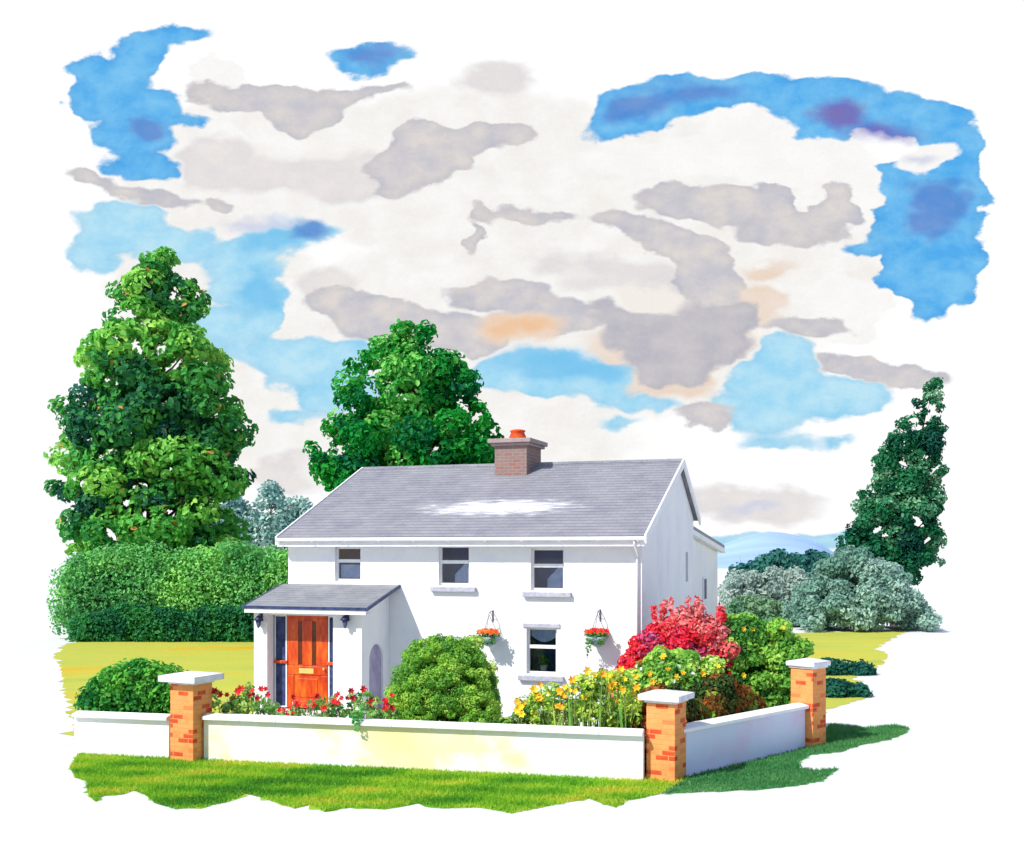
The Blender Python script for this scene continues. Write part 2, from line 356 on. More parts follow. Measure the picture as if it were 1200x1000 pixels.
M_CAP = washed('cap_stone', [(.3, S(196, 194, 204)), (.6, S(232, 231, 234)), (.8, S(242, 242, 242))], 3, .8, 30, .4, .01)

def door_mat():
    return washed('orange_door_paint', [(.3, S(176, 42, 10)), (.5, S(210, 74, 14)), (.72, S(234, 116, 34))], 2.6, .4, 30, .1, .004, (2.5, 2.5, .8), .5)
M_DOOR = door_mat()
M_PURPLE = washed('grey_lilac', [(.3, S(140, 132, 164)), (.7, S(184, 176, 200))], 2.5, .8, 30, .3, .008)

# ------------------------------------------------------------------ ground sheets
def sheet(name, pts, z, m, h=None, step=None, zf=None, kind='structure', rag=0.0, seed=1):
    """flat sheet with a ragged outline"""
    rnd = random.Random(seed)
    out = []
    n = len(pts)
    for i in range(n):
        a, b = Vector(pts[i]), Vector(pts[(i+1) % n]); L = (b-a).length; k = max(1, int(L/(rag*1.6))) if rag else 1
        for j in range(k):
            p = a.lerp(b, j/k)
            if rag and j: p += Vector((rnd.gauss(0, rag*.5), rnd.gauss(0, rag*.5)))
            out.append((p.x, p.y))
    tris = geometry.delaunay_2d_cdt([Vector(p) for p in out], [], [list(range(len(out)))], 1, 1e-5)
    me = bpy.data.meshes.new(name); me.from_pydata([(v.x, v.y, z) for v in tris[0]], [], [tuple(f) for f in tris[2]]); me.update()
    o = link(name, me, m)
    if sum(p.normal.z for p in me.polygons) < 0: me.flip_normals()
    return tag(o, kind=kind)

def sst(a, b, x):
    t = np.clip((x-a)/(b-a), 0, 1); return t*t*(3-2*t)
gx = np.concatenate([[-2500, -400], np.arange(-60, 130, 2.0), [200, 500, 2500]]); gy = np.concatenate([[-400, -50, 0, 20, 40], np.arange(60, 140, 1.5), [200, 400, 1200, 4000]])
XX, YY = np.meshgrid(gx, gy)
ZZ = -3.6*sst(66.5, 73, YY)*(1-sst(104, 118, YY))*sst(17, 25, XX)*(1-sst(70, 110, XX))      # a hollow made up behind the right hand bushes to hide a tree's shadow
w_ = len(gx); F = [(r_*w_+c_, r_*w_+c_+1, (r_+1)*w_+c_+1, (r_+1)*w_+c_) for r_ in range(len(gy)-1) for c_ in range(w_-1)]
tag(from_np('ground', np.stack([XX, YY, ZZ], -1).reshape(-1, 3), F, M_GROUND, smooth=True), kind='structure')

def grass_mat(name, stops, scale, stretch=(1, 1, 1)):
    return washed(name, stops, scale, .9, 14, .6, .05, stretch, .1)
M_LAWN = grass_mat('lawn_grass', [(.30, S(150, 156, 62)), (.42, S(176, 182, 76)), (.56, S(186, 186, 76)), (.66, S(206, 168, 44)), (.74, S(150, 146, 50))], .16, (.6, 1.5, 1))
M_VERGE = grass_mat('verge_grass', [(.32, S(66, 128, 44)), (.44, S(110, 166, 48)), (.54, S(156, 190, 58)), (.61, S(200, 194, 70)), (.70, S(84, 144, 46))], .55, (.8, 1.6, 1))
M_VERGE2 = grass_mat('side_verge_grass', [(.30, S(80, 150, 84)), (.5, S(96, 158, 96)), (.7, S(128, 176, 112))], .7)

FA = Vector((2.55, 21.6)); FB = Vector((-9.62, 24.42))          # outer foot line of the front wall
fd = (FB-FA).normalized(); fn = Vector((-fd.y, fd.x));          # inward normal
if fn.y < 0: fn = -fn
RA = Vector((3.28, 21.95)); RB = Vector((6.72, 25.42))          # side wall
def onwall_(px_):
    k = (px_-600)/FPX; t = (FA.x-k*FA.y)/(k*fd.y-fd.x); return FA+fd*t
rd = (RB-RA).normalized(); rn = Vector((rd.y, -rd.x))           # outward normal (to the right)

lawn_img_left = [(84, 838), (78, 815), (70, 782), (64, 766), (76, 756), (96, 750)]
lawn = [tuple(FA+fn*.1)]+[tuple(FB+fn*.1)]+[G(*p) for p in lawn_img_left]
lawn += [(-12, 57), (2, 58), (14, 60), (22, 62)]
lawn += [G(*p) for p in [(1045, 737), (1064, 739), (1040, 752), (1028, 760), (1040, 769), (1036, 778), (1012, 790), (1000, 797), (1018, 803), (1016, 818), (985, 827), (965, 832)]]
lawn += [tuple(RB+rn*-.1), tuple(RA+rn*-.1)]
sheet('lawn', lawn, .004, M_LAWN, rag=.22, seed=3)
verge = [G(*p) for p in [(90, 886), (82, 900), (88, 912), (100, 916), (104, 934), (112, 940), (122, 933), (146, 931), (156, 927), (170, 932), (182, 942), (205, 949), (240, 947), (268, 940), (288, 931), (305, 935), (325, 942), (345, 948), (362, 944), (380, 952), (410, 947), (450, 949), (490, 942), (520, 948), (560, 947), (600, 954), (640, 946), (690, 936), (722, 947), (738, 938)]]
verge += [G(775, 931)]+[tuple(FA+Vector((.9, .2)))]+[tuple(FA+fn*.1)]+[tuple(FB+fn*.1)]
sheet('grass_verge', verge, .004, M_VERGE, rag=.10, seed=5)
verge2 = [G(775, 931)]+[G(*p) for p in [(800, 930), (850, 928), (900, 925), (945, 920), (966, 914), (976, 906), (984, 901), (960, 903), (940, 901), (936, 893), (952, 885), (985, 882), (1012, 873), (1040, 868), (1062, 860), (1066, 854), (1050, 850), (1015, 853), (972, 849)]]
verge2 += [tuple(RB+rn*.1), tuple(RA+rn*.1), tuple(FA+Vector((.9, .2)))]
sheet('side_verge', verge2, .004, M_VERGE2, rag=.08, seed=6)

bounce_pts = [tuple(onwall_(300)+fn*1.0), tuple(FA+fn*1.0), tuple(RA-rn*1.1), tuple(RB-rn*1.1), (7.6, 30), (8.4, 38), (-4.5, 42), (-7.2, 32)]  # mostly hidden pale sheet added to keep yellow lawn bounce off the porch
M_BOUNCE = washed('bounce_pale', [(.3, S(190, 194, 204)), (.7, S(214, 216, 222))], 2.5, .9, 30, .4, .01)
sheet('bounce_sheet', bounce_pts, .009, M_BOUNCE, rag=.05, seed=8)

# ------------------------------------------------------------------ house
C0 = Vector((3.23, 27.6, 0)); HROT = R(-19)
def facade(px, py, y=0.0):
    """local x, z on the plane local y of the house for a photo pixel"""
    k = (px-600)/FPX; bx = C0.x+y*math.sin(R(19)); by = C0.y+y*math.cos(R(19))
    s = (bx-k*by)/(math.cos(R(19))+math.sin(R(19))*k); Y = by+s*math.sin(R(19))
    return -s, EYE-(py-645)/FPX*Y
house = thing('cottage', 'white rendered two storey cottage with grey slate roof and one chimney', 'cottage', tuple(C0), HROT)
HW, HD, LD = 10.0, 7.5, 14.8
def wall_plane(mb, xs, zs, holes, y, depth):
    """front quads at local y with openings and reveals going back by depth"""
    def inh(x, z): return any(a < x < b and c < z < d for a, b, c, d in holes)
    xs = sorted(set(xs+[h[0] for h in holes]+[h[1] for h in holes])); zs = sorted(set(zs+[h[2] for h in holes]+[h[3] for h in holes]))
    for i in range(len(xs)-1):
        for j in range(len(zs)-1):
            if not inh((xs[i]+xs[i+1])/2, (zs[j]+zs[j+1])/2):
                mb.add([(xs[i], y, zs[j]), (xs[i+1], y, zs[j]), (xs[i+1], y, zs[j+1]), (xs[i], y, zs[j+1])], [(0, 1, 2, 3)])
    for a, b, c, d in holes:
        y2 = y+depth
        mb.add([(a, y, c), (b, y, c), (b, y, d), (a, y, d), (a, y2, c), (b, y2, c), (b, y2, d), (a, y2, d)],
               [(0, 4, 5, 1), (1, 5, 6, 2), (2, 6, 7, 3), (3, 7, 4, 0)])
def span(x0p, x1p, y0p, y1p, y=0.0):
    xa, z1 = facade(x0p, y0p, y); xb, _ = facade(x1p, y0p, y); xm, z0 = facade((x0p+x1p)/2, y1p, y); _, z1 = facade((x0p+x1p)/2, y0p, y)
    return (xa, xb, z0, z1)
WIN = dict(a=span(392.5, 422.5, 641, 681), b=span(514, 550, 639.5, 686), c=span(622, 661, 642.5, 692), d=span(617, 652.5, 736, 790))
EZ, RZ_, RY, REZ = 4.87, 7.00, 4.9, 5.50        # underside of the roof at the front wall, ridge, ridge depth, rear wall
mb = MB()
wall_plane(mb, [-HW, 0], [0, EZ], list(WIN.values()), 0, .30)
side_w = (9.05, 9.75)
# gable ends (right one carries the narrow window), rear wall
GW = (6.15, 6.55, 3.55, 4.45)
gy = [0, RY, GW[0], GW[1], HD]
def top(y): return EZ+(RZ_-EZ)*y/RY if y <= RY else RZ_+(REZ-RZ_)*(y-RY)/(HD-RY)
for x, flip in ((0, False), (-HW, True)):
    for i in range(4):
        a, b = gy[i], gy[i+1]
        segs = [(0, 0, top(a), top(b))]
        if (a, b) == (GW[0], GW[1]) and not flip: segs = [(0, 0, GW[2], GW[2]), (GW[3], GW[3], top(a), top(b))]
        for za, zb, zc, zd in segs:
            q = [(x, a, za), (x, b, zb), (x, b, zd), (x, a, zc)]
            mb.add(q, [(3, 2, 1, 0) if flip else (0, 1, 2, 3)])
a, b, c, d = GW
mb.add([(0, a, c), (0, b, c), (0, b, d), (0, a, d), (-.25, a, c), (-.25, b, c), (-.25, b, d), (-.25, a, d)], [(0, 4, 5, 1), (1, 5, 6, 2), (2, 6, 7, 3), (3, 7, 4, 0)])
mb.add([(0, HD, 0), (-HW, HD, 0), (-HW, HD, REZ), (0, HD, REZ)], [(0, 1, 2, 3)])
mb.build('wall', M_RENDER, house)
# plinth band
# rear lean-to
LZ0, LZ1 = 5.22, 4.60
LW = (11.4, 11.9, 2.8, 3.5)
mb = MB()
mb.prism([(HD+.004, 0), (LD, 0), (LD, LZ1), (HD+.004, LZ0)], 'x', -7.5, -.34)
mb.build('rear_wing', M_RENDER, house)
mb = MB(); mb.prism([(HD+.003, LZ0+.004), (LD+.35, LZ1-.03), (LD+.35, LZ1+.09), (HD+.003, LZ0+.12)], 'x', -7.6, -.13)
mb.build('wing_roof', M_SLATE2, house)
mb = MB(); mb.prism([(HD+.01, LZ0-.16), (LD+.37, LZ1-.20), (LD+.37, LZ1-.035), (HD+.01, LZ0+.0)], 'x', -.30, -.115); mb.build('barge_board', M_TRIM, house)
mb = MB(); mb.box(-.335, -.288, LW[0]-.06, LW[1]+.06, LW[2]-.06, LW[3]+.06); w = mb.build('window', M_TRIM, house, .006)
tag(w, 'small window in the gable side of the rear wing')
mb = MB(); mb.box(-.30, -.284, LW[0], LW[1], LW[2], LW[3]); mb.build('pane', M_NAVY, w)
mb = MB(); mb.box(-.24, -.20, GW[0], GW[1], GW[2], GW[3]); w = mb.build('window', M_TRIM, house); tag(w, 'narrow upright window high in the shaded gable')
mb = MB(); mb.box(-.21, -.195, GW[0]+.05, GW[1]-.05, GW[2]+.05, GW[3]-.05); mb.build('pane', M_NAVY, w)

# main roof: front slope in overlapping slate courses
def slope_roof(name, m, x0, x1, ya, za, yb, zb, thick, course=.21, parent=house):
    """local frame of the part: x along the eave, y up the slope"""
    L = math.hypot(yb-ya, zb-za); ang = math.atan2(zb-za, yb-ya)
    mb = MB(); n = int(L/course); rnd = random.Random(4)
    for i in range(n+1):
        s0 = i*course; s1 = min(L, (i+1)*course)
        if s1-s0 < .02: continue
        k = 14
        for j in range(k):
            xa, xb = x0+(x1-x0)*j/k, x0+(x1-x0)*(j+1)/k
            dz = 0 if i == 0 else 0
            mb.add([(xa, s0, .003), (xb, s0, .003), (xb, s1, -.005), (xa, s1, -.005), (xa, s0, -.006), (xb, s0, -.006)], [(0, 1, 2, 3), (4, 5, 1, 0)])
    mb.box(x0, x1, 0, L, -thick, -.008)
    o = mb.build(name, m, parent); o.location = (0, ya, za); o.rotation_euler = (ang, 0, 0)
    return o
FE = (-.34, 4.86); RD = (RY, 7.13)
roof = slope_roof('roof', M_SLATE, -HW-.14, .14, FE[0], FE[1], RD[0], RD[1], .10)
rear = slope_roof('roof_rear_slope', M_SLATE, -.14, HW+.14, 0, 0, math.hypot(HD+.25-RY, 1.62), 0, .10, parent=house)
rear.rotation_mode = 'XYZ'
rear.rotation_euler = (math.atan2(1.62, HD+.25-RY), 0, math.pi); rear.location = (0, HD+.25, RD[1]-1.62)
mb = MB()
for i in range(26):
    xa = -HW-.14+(HW+.28)*i/26; xb = xa+(HW+.28)/26-.006
    mb.prism([(RY-.15, RD[1]-.05), (RY, RD[1]+.035), (RY+.15, RD[1]-.07), (RY+.13, RD[1]-.10), (RY, RD[1]+.0), (RY-.13, RD[1]-.08)], 'x', xa, xb)
mb.build('ridge_tiles', M_SLATE2, house)
# barge boards of both gables
for x0, x1 in ((.142, .19), (-HW-.19, -HW-.142)):
    mb = MB()
    def board(ya, za, yb, zb): mb.prism([(ya, za-.20), (yb, zb-.20), (yb, zb+.035), (ya, za+.035)], 'x', x0, x1)
    board(FE[0]-.03, FE[1]-.012, RD[0], RD[1]); board(RD[0], RD[1], HD+.27, RD[1]-1.64)
    mb.build('barge_board', M_TRIM, house)
# soffit under the verge
mb = MB()
s1 = (RD[1]-FE[1])/(RD[0]-FE[0])
mb.prism([(FE[0], FE[1]-.24), (0, FE[1]-.24), (0, FE[1]-.05), (FE[0], FE[1]-.18)], 'x', -HW-.13, .13)
mb.build('soffit', M_TRIM, house)
mb = MB(); mb.box(-HW-.13, .141, FE[0]-.03, FE[0]-.002, FE[1]-.26, FE[1]-.02); mb.build('fascia', M_TRIM, house)
# gutter
mb = MB(); pr = [(FE[0]-.035-.055+.055*math.cos(a), FE[1]-.075+.055*math.sin(a)) for a in [math.pi*(1+i/8) for i in range(9)]]
pr += [(FE[0]-.09+.045*math.cos(a), FE[1]-.075+.045*math.sin(a)) for a in [math.pi*(2-i/8) for i in range(9)]]
mb.prism(pr, 'x', -HW-.12, .13)
for i in range(11):
    x = -HW+i*1.0; mb.box(x-.012, x+.012, FE[0]-.15, FE[0]-.03, FE[1]-.145, FE[1]-.13)
mb.build('gutter', M_TRIM, house)
mb = MB(); mb.tube([(-.10, FE[0]-.08, FE[1]-.13), (-.10, FE[0]-.06, FE[1]-.22), (-.10, -.07, FE[1]-.48), (-.10, -.06, FE[1]-.6), (-.10, -.06, .1)], .035, 8); mb.build('downpipe', M_TRIM, house)

# windows
def window(key, label, curtain, sill=True, lintel=False):
    x0, x1, z0, z1 = WIN[key]; w = x1-x0
    mb = MB(); y0, y1 = .10, .16; f = .055
    mb.box(x0, x0+f, y0, y1, z0, z1); mb.box(x1-f, x1, y0, y1, z0, z1); mb.box(x0+f, x1-f, y0, y1, z1-f, z1); mb.box(x0+f, x1-f, y0, y1, z0, z0+f)
    zm = z0+(z1-z0)*.585
    mb.box(x0+f, x1-f, y0-.012, y1-.012, zm-.045, zm+.045)
    wo_ = mb.build('window', M_TRIM, house); tag(wo_, label)
    MB().box(x0+f, x1-f, .125, .131, z0+f, zm-.045).build('pane', M_GLASS, wo_)
    MB().box(x0+f, x1-f, .135, .141, zm+.045, z1-f).build('pane', M_GLASS, wo_)
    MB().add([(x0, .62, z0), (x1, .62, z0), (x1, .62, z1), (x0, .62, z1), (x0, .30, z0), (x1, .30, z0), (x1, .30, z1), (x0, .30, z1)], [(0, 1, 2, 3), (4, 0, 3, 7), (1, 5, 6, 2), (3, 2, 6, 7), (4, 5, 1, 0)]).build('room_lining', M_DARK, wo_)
    mb = MB()
    if curtain == 'side':       # a curtain drawn diagonally to the right
        n = 10; vs = []; fs = []
        for i in range(n+1):
            t = i/n; x = x0+w*(.42+.56*t); zt = z1-.08-(z1-z0)*.0; zb = z0+.06
            zt = z0+(zm-z0)*(.45+.5*min(1, t*1.6)); vs += [(x, .24+.02*math.sin(i*2.1), zb), (x, .24+.02*math.sin(i*2.1+.6), zt)]
        fs = [(2*i, 2*i+2, 2*i+3, 2*i+1) for i in range(n)]
        mb.add(vs, fs, True)
    if curtain == 'swag':
        n = 14; vs = []
        for i in range(n+1):
            t = i/n; x = x0+.05+(w-.1)*t; sag = (.17+.16*math.cos((t-.5)*math.pi)); 
            vs += [(x, .22+.015*math.sin(i*1.9), z1-.05), (x, .24+.02*math.sin(i*1.9+.7), z1-.05-sag)]
        mb.add(vs, [(2*i, 2*i+2, 2*i+3, 2*i+1) for i in range(n)], True)
    if curtain == 'blind':
        mb.box(x0+.07, x1-.07, .22, .24, z0+.08, zm-.1)
    if mb.v: mb.build('curtain', M_CURT, wo_)
    if sill:
        MB().box(x0-.20, x1+.20, -.12, .10, z0-.17, z0-.045).build('sill', M_SILL, wo_, .012)
        MB().box(x0+.0, x1-.0, .002, .10, z0-.045, z0-.003).build('sill_board', M_TRIM, wo_)
    if lintel: MB().box(x0-.09, x1+.09, -.035, .06, z1+.003, z1+.11).build('lintel', M_SILL, wo_, .01)
    return wo_
window('a', 'upper sash window above the porch roof', 'blind', sill=False)
window('b', 'middle upper sash window with a pale sill', 'side')
window('c', 'upper sash window under the eave, right of the middle one', 'side')
window('d', 'ground floor sash window with a swag curtain and grey lintel', 'swag', lintel=True)

# porch
PZ = .34
px0, px1, pf, pd = -10.06, -6.90, -1.65, -1.33
PR0, PR1 = 3.02, 3.55
def pr_z(y): return PR0+(PR1-PR0)*(y-(-1.95))/1.95
dl, dr = -9.27, -8.06
porch = None
mb = MB()
mb.prism([(pf, 0), (-.003, 0), (-.003, pr_z(0)-.13), (pf, pr_z(pf)-.13)], 'x', px0, px0+.26)
# right side wall with an arched recess
arch = []
ya, yb, zt = -1.22, -.40, 2.05
r = (yb-ya)/2; cy_ = (ya+yb)/2
for i in range(13):
    a = math.pi*(1-i/12); arch.append((cy_+r*math.cos(a), zt-r+r*math.sin(a)))
outer = [(pf, 0), (ya, 0)]+arch+[(yb, 0), (-.003, 0), (-.003, pr_z(0)-.13), (pf, pr_z(pf)-.13)]
n = len(outer)
tri = geometry.tessellate_polygon([[Vector((u, w, 0)) for u, w in outer]])
for x in (px1-.22, px1):
    vs = [(x, u, w) for u, w in outer]; mb.add(vs, [t if x == px1 else t[::-1] for t in tri])
vs = [(px1-.22, u, w) for u, w in outer]+[(px1, u, w) for u, w in outer]
mb.add(vs, [(i, (i+1) % n, n+(i+1) % n, n+i) for i in range(n)])
# piers
mb.box(px0+.262, -9.66, pf, pd, 0, pr_z(pf)-.13)
mb.box(-7.72, px1-.222, pf, pd, 0, pr_z(pf)-.13)
mb.box(-9.658, -7.722, pf+.03, pd, 2.80, pr_z(pf)-.13)
mb.build('porch_wall', M_RENDER, house)
mb = MB(); mb.box(px1-.10, px1-.06, ya, yb, 0, zt+.02); mb.build('arched_panel', M_PURPLE, house)  # grey lilac panel set inside the arch
mb = MB(); mb.box(-9.658, -7.722, pf-.30, -1.02, 0, .30); mb.box(-9.9, -7.5, pf-.62, pf-.302, 0, .15); mb.build('doorstep', M_CAP, house, .015)
pro = slope_roof('porch_roof', M_SLATE2, -10.16, -6.62, -1.97, PR0+.02, -.003, PR1+.02, .06, .2)
mb = MB(); mb.box(-10.15, -6.63, -1.975, -1.945, PR0-.15, PR0-.045); mb.box(-10.15, -6.63, -1.944, pf-.002, PR0-.15, PR0-.12)
mb.build('porch_fascia', M_TRIM, house)
mb = MB(); mb.prism([(-1.985, PR0-.055), (-.003, PR1-.055), (-.003, PR1+.03), (-1.985, PR0+.03)], 'x', -6.62, -6.575); mb.prism([(-1.985, PR0-.055), (-.003, PR1-.055), (-.003, PR1+.03), (-1.985, PR0+.03)], 'x', -10.205, -10.16)
mb.box(-10.16, -6.62, -2.0, -1.976, PR0-.04, PR0+.035)
mb.build('roof_edging', M_NAVY, house)
# door
DY = -1.28
mb = MB(); zt_ = 2.78
x0, x1 = dl+.01, dr-.01; W_ = x1-x0
mb.box(x0, x1, DY, DY+.05, PZ, zt_)
# raised frame: three stiles of planks over the letter plate, two lower panels
fr_y = DY-.022
def raised(xa, xb, za, zb): mb.box(x0+W_*xa, x0+W_*xb, fr_y, DY-.001, PZ+(zt_-PZ)*za, PZ+(zt_-PZ)*zb)
raised(0, .27, .46, .975); raised(.37, .62, .46, .95); raised(.72, 1, .46, .975); raised(0, 1, .975, 1.0)
raised(0, 1, .36, .455); raised(0, .16, .0, .355); raised(.84, 1, 0, .355); raised(.16, .84, 0, .08)
raised(.25, .75, .12, .32)
door = mb.build('door', M_DOOR, house, .012); tag(door, 'bright orange front door under the porch roof')
mb = MB(); mb.box(x0+W_*.27, x0+W_*.37, DY-.006, DY-.0005, PZ+(zt_-PZ)*.47, PZ+(zt_-PZ)*.94); mb.box(x0+W_*.62, x0+W_*.72, DY-.006, DY-.0005, PZ+(zt_-PZ)*.47, PZ+(zt_-PZ)*.94)  # dark brown strips lying in the two grooves between the planks
mb.build('groove_strips', plain('groove_brown', S(96, 52, 34), .25), door)
MB().box(x0+W_*.30, x0+W_*.66, fr_y-.014, fr_y-.001, PZ+(zt_-PZ)*.375, PZ+(zt_-PZ)*.43).build('letter_plate', M_BRASS, door, .006)
mb = MB(); mb.ball((x0+W_*.93, fr_y-.05, PZ+1.05), .032); mb.tube([(x0+W_*.93, fr_y-.02, PZ+1.05), (x0+W_*.93, fr_y, PZ+1.05)], .015); mb.build('handle', M_BRASS, door)
for xa, xb in ((-9.655, dl-.01), (dr+.01, -7.725)):
    mb = MB(); f = .035
    mb.box(xa, xa+f, DY-.02, DY+.04, PZ, zt_); mb.box(xb-f, xb, DY-.02, DY+.04, PZ, zt_); mb.box(xa+f, xb-f, DY-.02, DY+.04, zt_-f, zt_); mb.box(xa+f, xb-f, DY-.02, DY+.04, PZ, PZ+f)
    sl = mb.build('sidelight', M_TRIM, house)
    MB().box(xa+f, xb-f, DY+.0, DY+.01, PZ+f, zt_-f).build('pane', M_NAVY, sl)
    MB().box(xa-.01 if xa < -9 else xa-.03, xb+.03 if xa < -9 else xb+.01, DY-.06, DY-.022, PZ+1.16, PZ+1.24).build('glazing_bar', M_DOOR, sl, .01)
mb = MB(); mb.box(-9.658, -7.722, DY-.02, DY+.05, zt_+.002, 2.798); mb.box(-9.8, -7.5, DY+.4, DY+.42, 0, 2.8); mb.build('door_lining', M_TRIM, house)
# lamps on the piers
def lamp(px_, label):
    x, z = facade(px_, 728, pf)
    t = thing('wall_lantern', label, 'lantern', (0, 0, 0), 0, 'lanterns on the porch piers')
    p = house.matrix_basis if False else (Matrix.Translation(C0) @ Matrix.Rotation(HROT, 4, 'Z') @ Vector((x, pf, z)))
    t.location = p; t.rotation_euler = (0, 0, HROT)
    mb = MB(); mb.box(-.04, .04, -.012, .0, .0, .2); mb.tube([(0, -.01, .15), (0, -.08, .19), (0, -.13, .16)], .012); mb.build('bracket', M_NAVY, t)
    mb = MB(); mb.lathe([(.02, .16), (.06, .13), (.145, .04), (.14, .03)], (0, -.15, 0), 6); mb.build('hood', plain('dark_navy', S(26, 34, 84), .5), t)
    mb = MB(); mb.lathe([(.085, .029), (.05, -.13), (.025, -.16), (.0, -.19)], (0, -.15, 0), 6); mb.build('lamp_glass', plain('smoky_glass', S(88, 98, 140), .2), t)
    return t
lamp(306.5, 'dark blue wall lantern on the white pier left of the orange door')
lamp(407.5, 'dark blue wall lantern on the white pier right of the orange door')

# chimney
mb = MB(); cx0, cx1, cy0, cy1 = -5.32, -4.32, 3.95, 5.35
mb.box(cx0, cx1, cy0, cy1, 6.3, 7.60)
ch = mb.build('chimney', M_CHIM, house)
mb = MB(); mb.box(cx0-.10, cx1+.10, cy0-.10, cy1+.10, 7.602, 7.68); mb.box(cx0-.17, cx1+.17, cy0-.17, cy1+.17, 7.682, 7.81); mb.build('chimney_cap', plain('cap_brown', S(160, 142, 138), .9), ch, .015)
mb = MB(); mb.box(cx0-.05, cx1+.05, cy0-.06, cy0-.002, 6.55, 6.75); mb.build('flashing', M_IRON, ch) if False else None
mb = MB(); c = ((cx0+cx1)/2+.02, (cy0+cy1)/2-.1, 7.81)
mb.lathe([(.25, .0), (.27, .05), (.25, .12), (.20, .24), (.23, .26), (.23, .30), (.12, .33)], c, 16)
mb.build('chimney_pot', M_TERRA, ch)

# ------------------------------------------------------------------ garden walls and pillars
def wall_seg(name, label, a, b, t, h, m, side):
    """a->b outer foot line, thickness toward side (unit 2d)"""
    o = thing(name, label, 'wall', (a.x, a.y, 0), math.atan2(b.y-a.y, b.x-a.x), 'white walls round the garden')
    L = (b-a).length; d = (b-a).normalized(); s = 1 if Vector((-d.y, d.x)).dot(side) > 0 else -1
    y0, y1 = (0, t) if s > 0 else (-t, 0)
    n = max(1, int(L/.5)); mb = MB()
    mb.box(0, L, y0, y1, -.1, h-.12); mb.build('wall_body', m, o)
    mb = MB(); k = int(L/.9)+1
    for i in range(k):
        xa, xb = L*i/k+.002, L*(i+1)/k-.002
        mb.prism([(y0-.10, h-.118), (y1+.10, h-.118), (y1+.10, h-.045), ((y0+y1)/2, h+.0), (y0-.10, h-.045)], 'x', xa, xb)
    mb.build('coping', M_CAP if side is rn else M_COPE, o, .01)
    return o
M_COPE = washed('coping_white', [(.3, S(232, 231, 232)), (.7, S(244, 244, 244))], 2, .8, 30, .5, .01)
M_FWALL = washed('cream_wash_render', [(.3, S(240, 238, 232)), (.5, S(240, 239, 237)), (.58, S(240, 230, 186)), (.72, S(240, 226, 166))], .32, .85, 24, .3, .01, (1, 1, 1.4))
M_SWALL = washed('shaded_render', [(.3, S(208, 214, 240)), (.5, S(216, 222, 242)), (.7, S(222, 208, 232))], .7, .85, 24, .3, .01)  # bluish shade of the white wall put into its colour
def onwall(px_):
    k = (px_-600)/FPX; t = (FA.x-k*FA.y)/(k*fd.y-fd.x); return FA+fd*t
PL = onwall(221)+fn*.12
PC = Vector((3.05, 21.92)); PF = Vector((6.87, 25.72))
wall_seg('garden_wall', 'white garden wall below the clipped green hedge, left of the first brick pillar', onwall(197)+fn*.03, onwall(86)+fn*.03, .26, .95, M_FWALL, fn)
wall_seg('garden_wall', 'long white front wall below the roses and daylilies, between two brick pillars', FA+fn*.03, onwall(238)+fn*.03, .26, 1.0, M_FWALL, fn)
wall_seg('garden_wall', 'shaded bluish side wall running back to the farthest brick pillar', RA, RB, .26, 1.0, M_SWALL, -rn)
def pillar(label, c, rz, w, h, cw, ch_):
    o = thing('brick_pillar', label, 'pillar', (c.x, c.y, 0), rz, 'orange brick pillars of the garden wall')
    mb = MB(); mb.box(-w/2, w/2, -w/2, w/2, -.1, h-ch_); mb.build('shaft', M_BRICK, o, .012)
    mb = MB(); mb.box(-w/2-.035, w/2+.035, -w/2-.035, w/2+.035, h-ch_+.001, h-ch_+.05)
    a = cw/2
    mb.box(-a, a, -a, a, h-ch_+.052, h-.045)
    mb.add([(-a, -a, h-.044), (a, -a, h-.044), (a, a, h-.044), (-a, a, h-.044), (0, 0, h+.03)], [(0, 1, 4), (1, 2, 4), (2, 3, 4), (3, 0, 4)])
    mb.build('cap', M_CAP, o, .012)
pillar('orange brick pillar with broad grey cap beside the clipped hedge, farthest left of the three', PL, R(-24), .62, 1.87, .98, .23)
pillar('orange brick pillar with pale cap at the near corner of the garden wall', PC, R(-30), .60, 1.72, .86, .21)
pillar('brick pillar at the far end of the shaded side wall, beside the yellow lawn', PF, R(44), .58, 1.98, .74, .20)

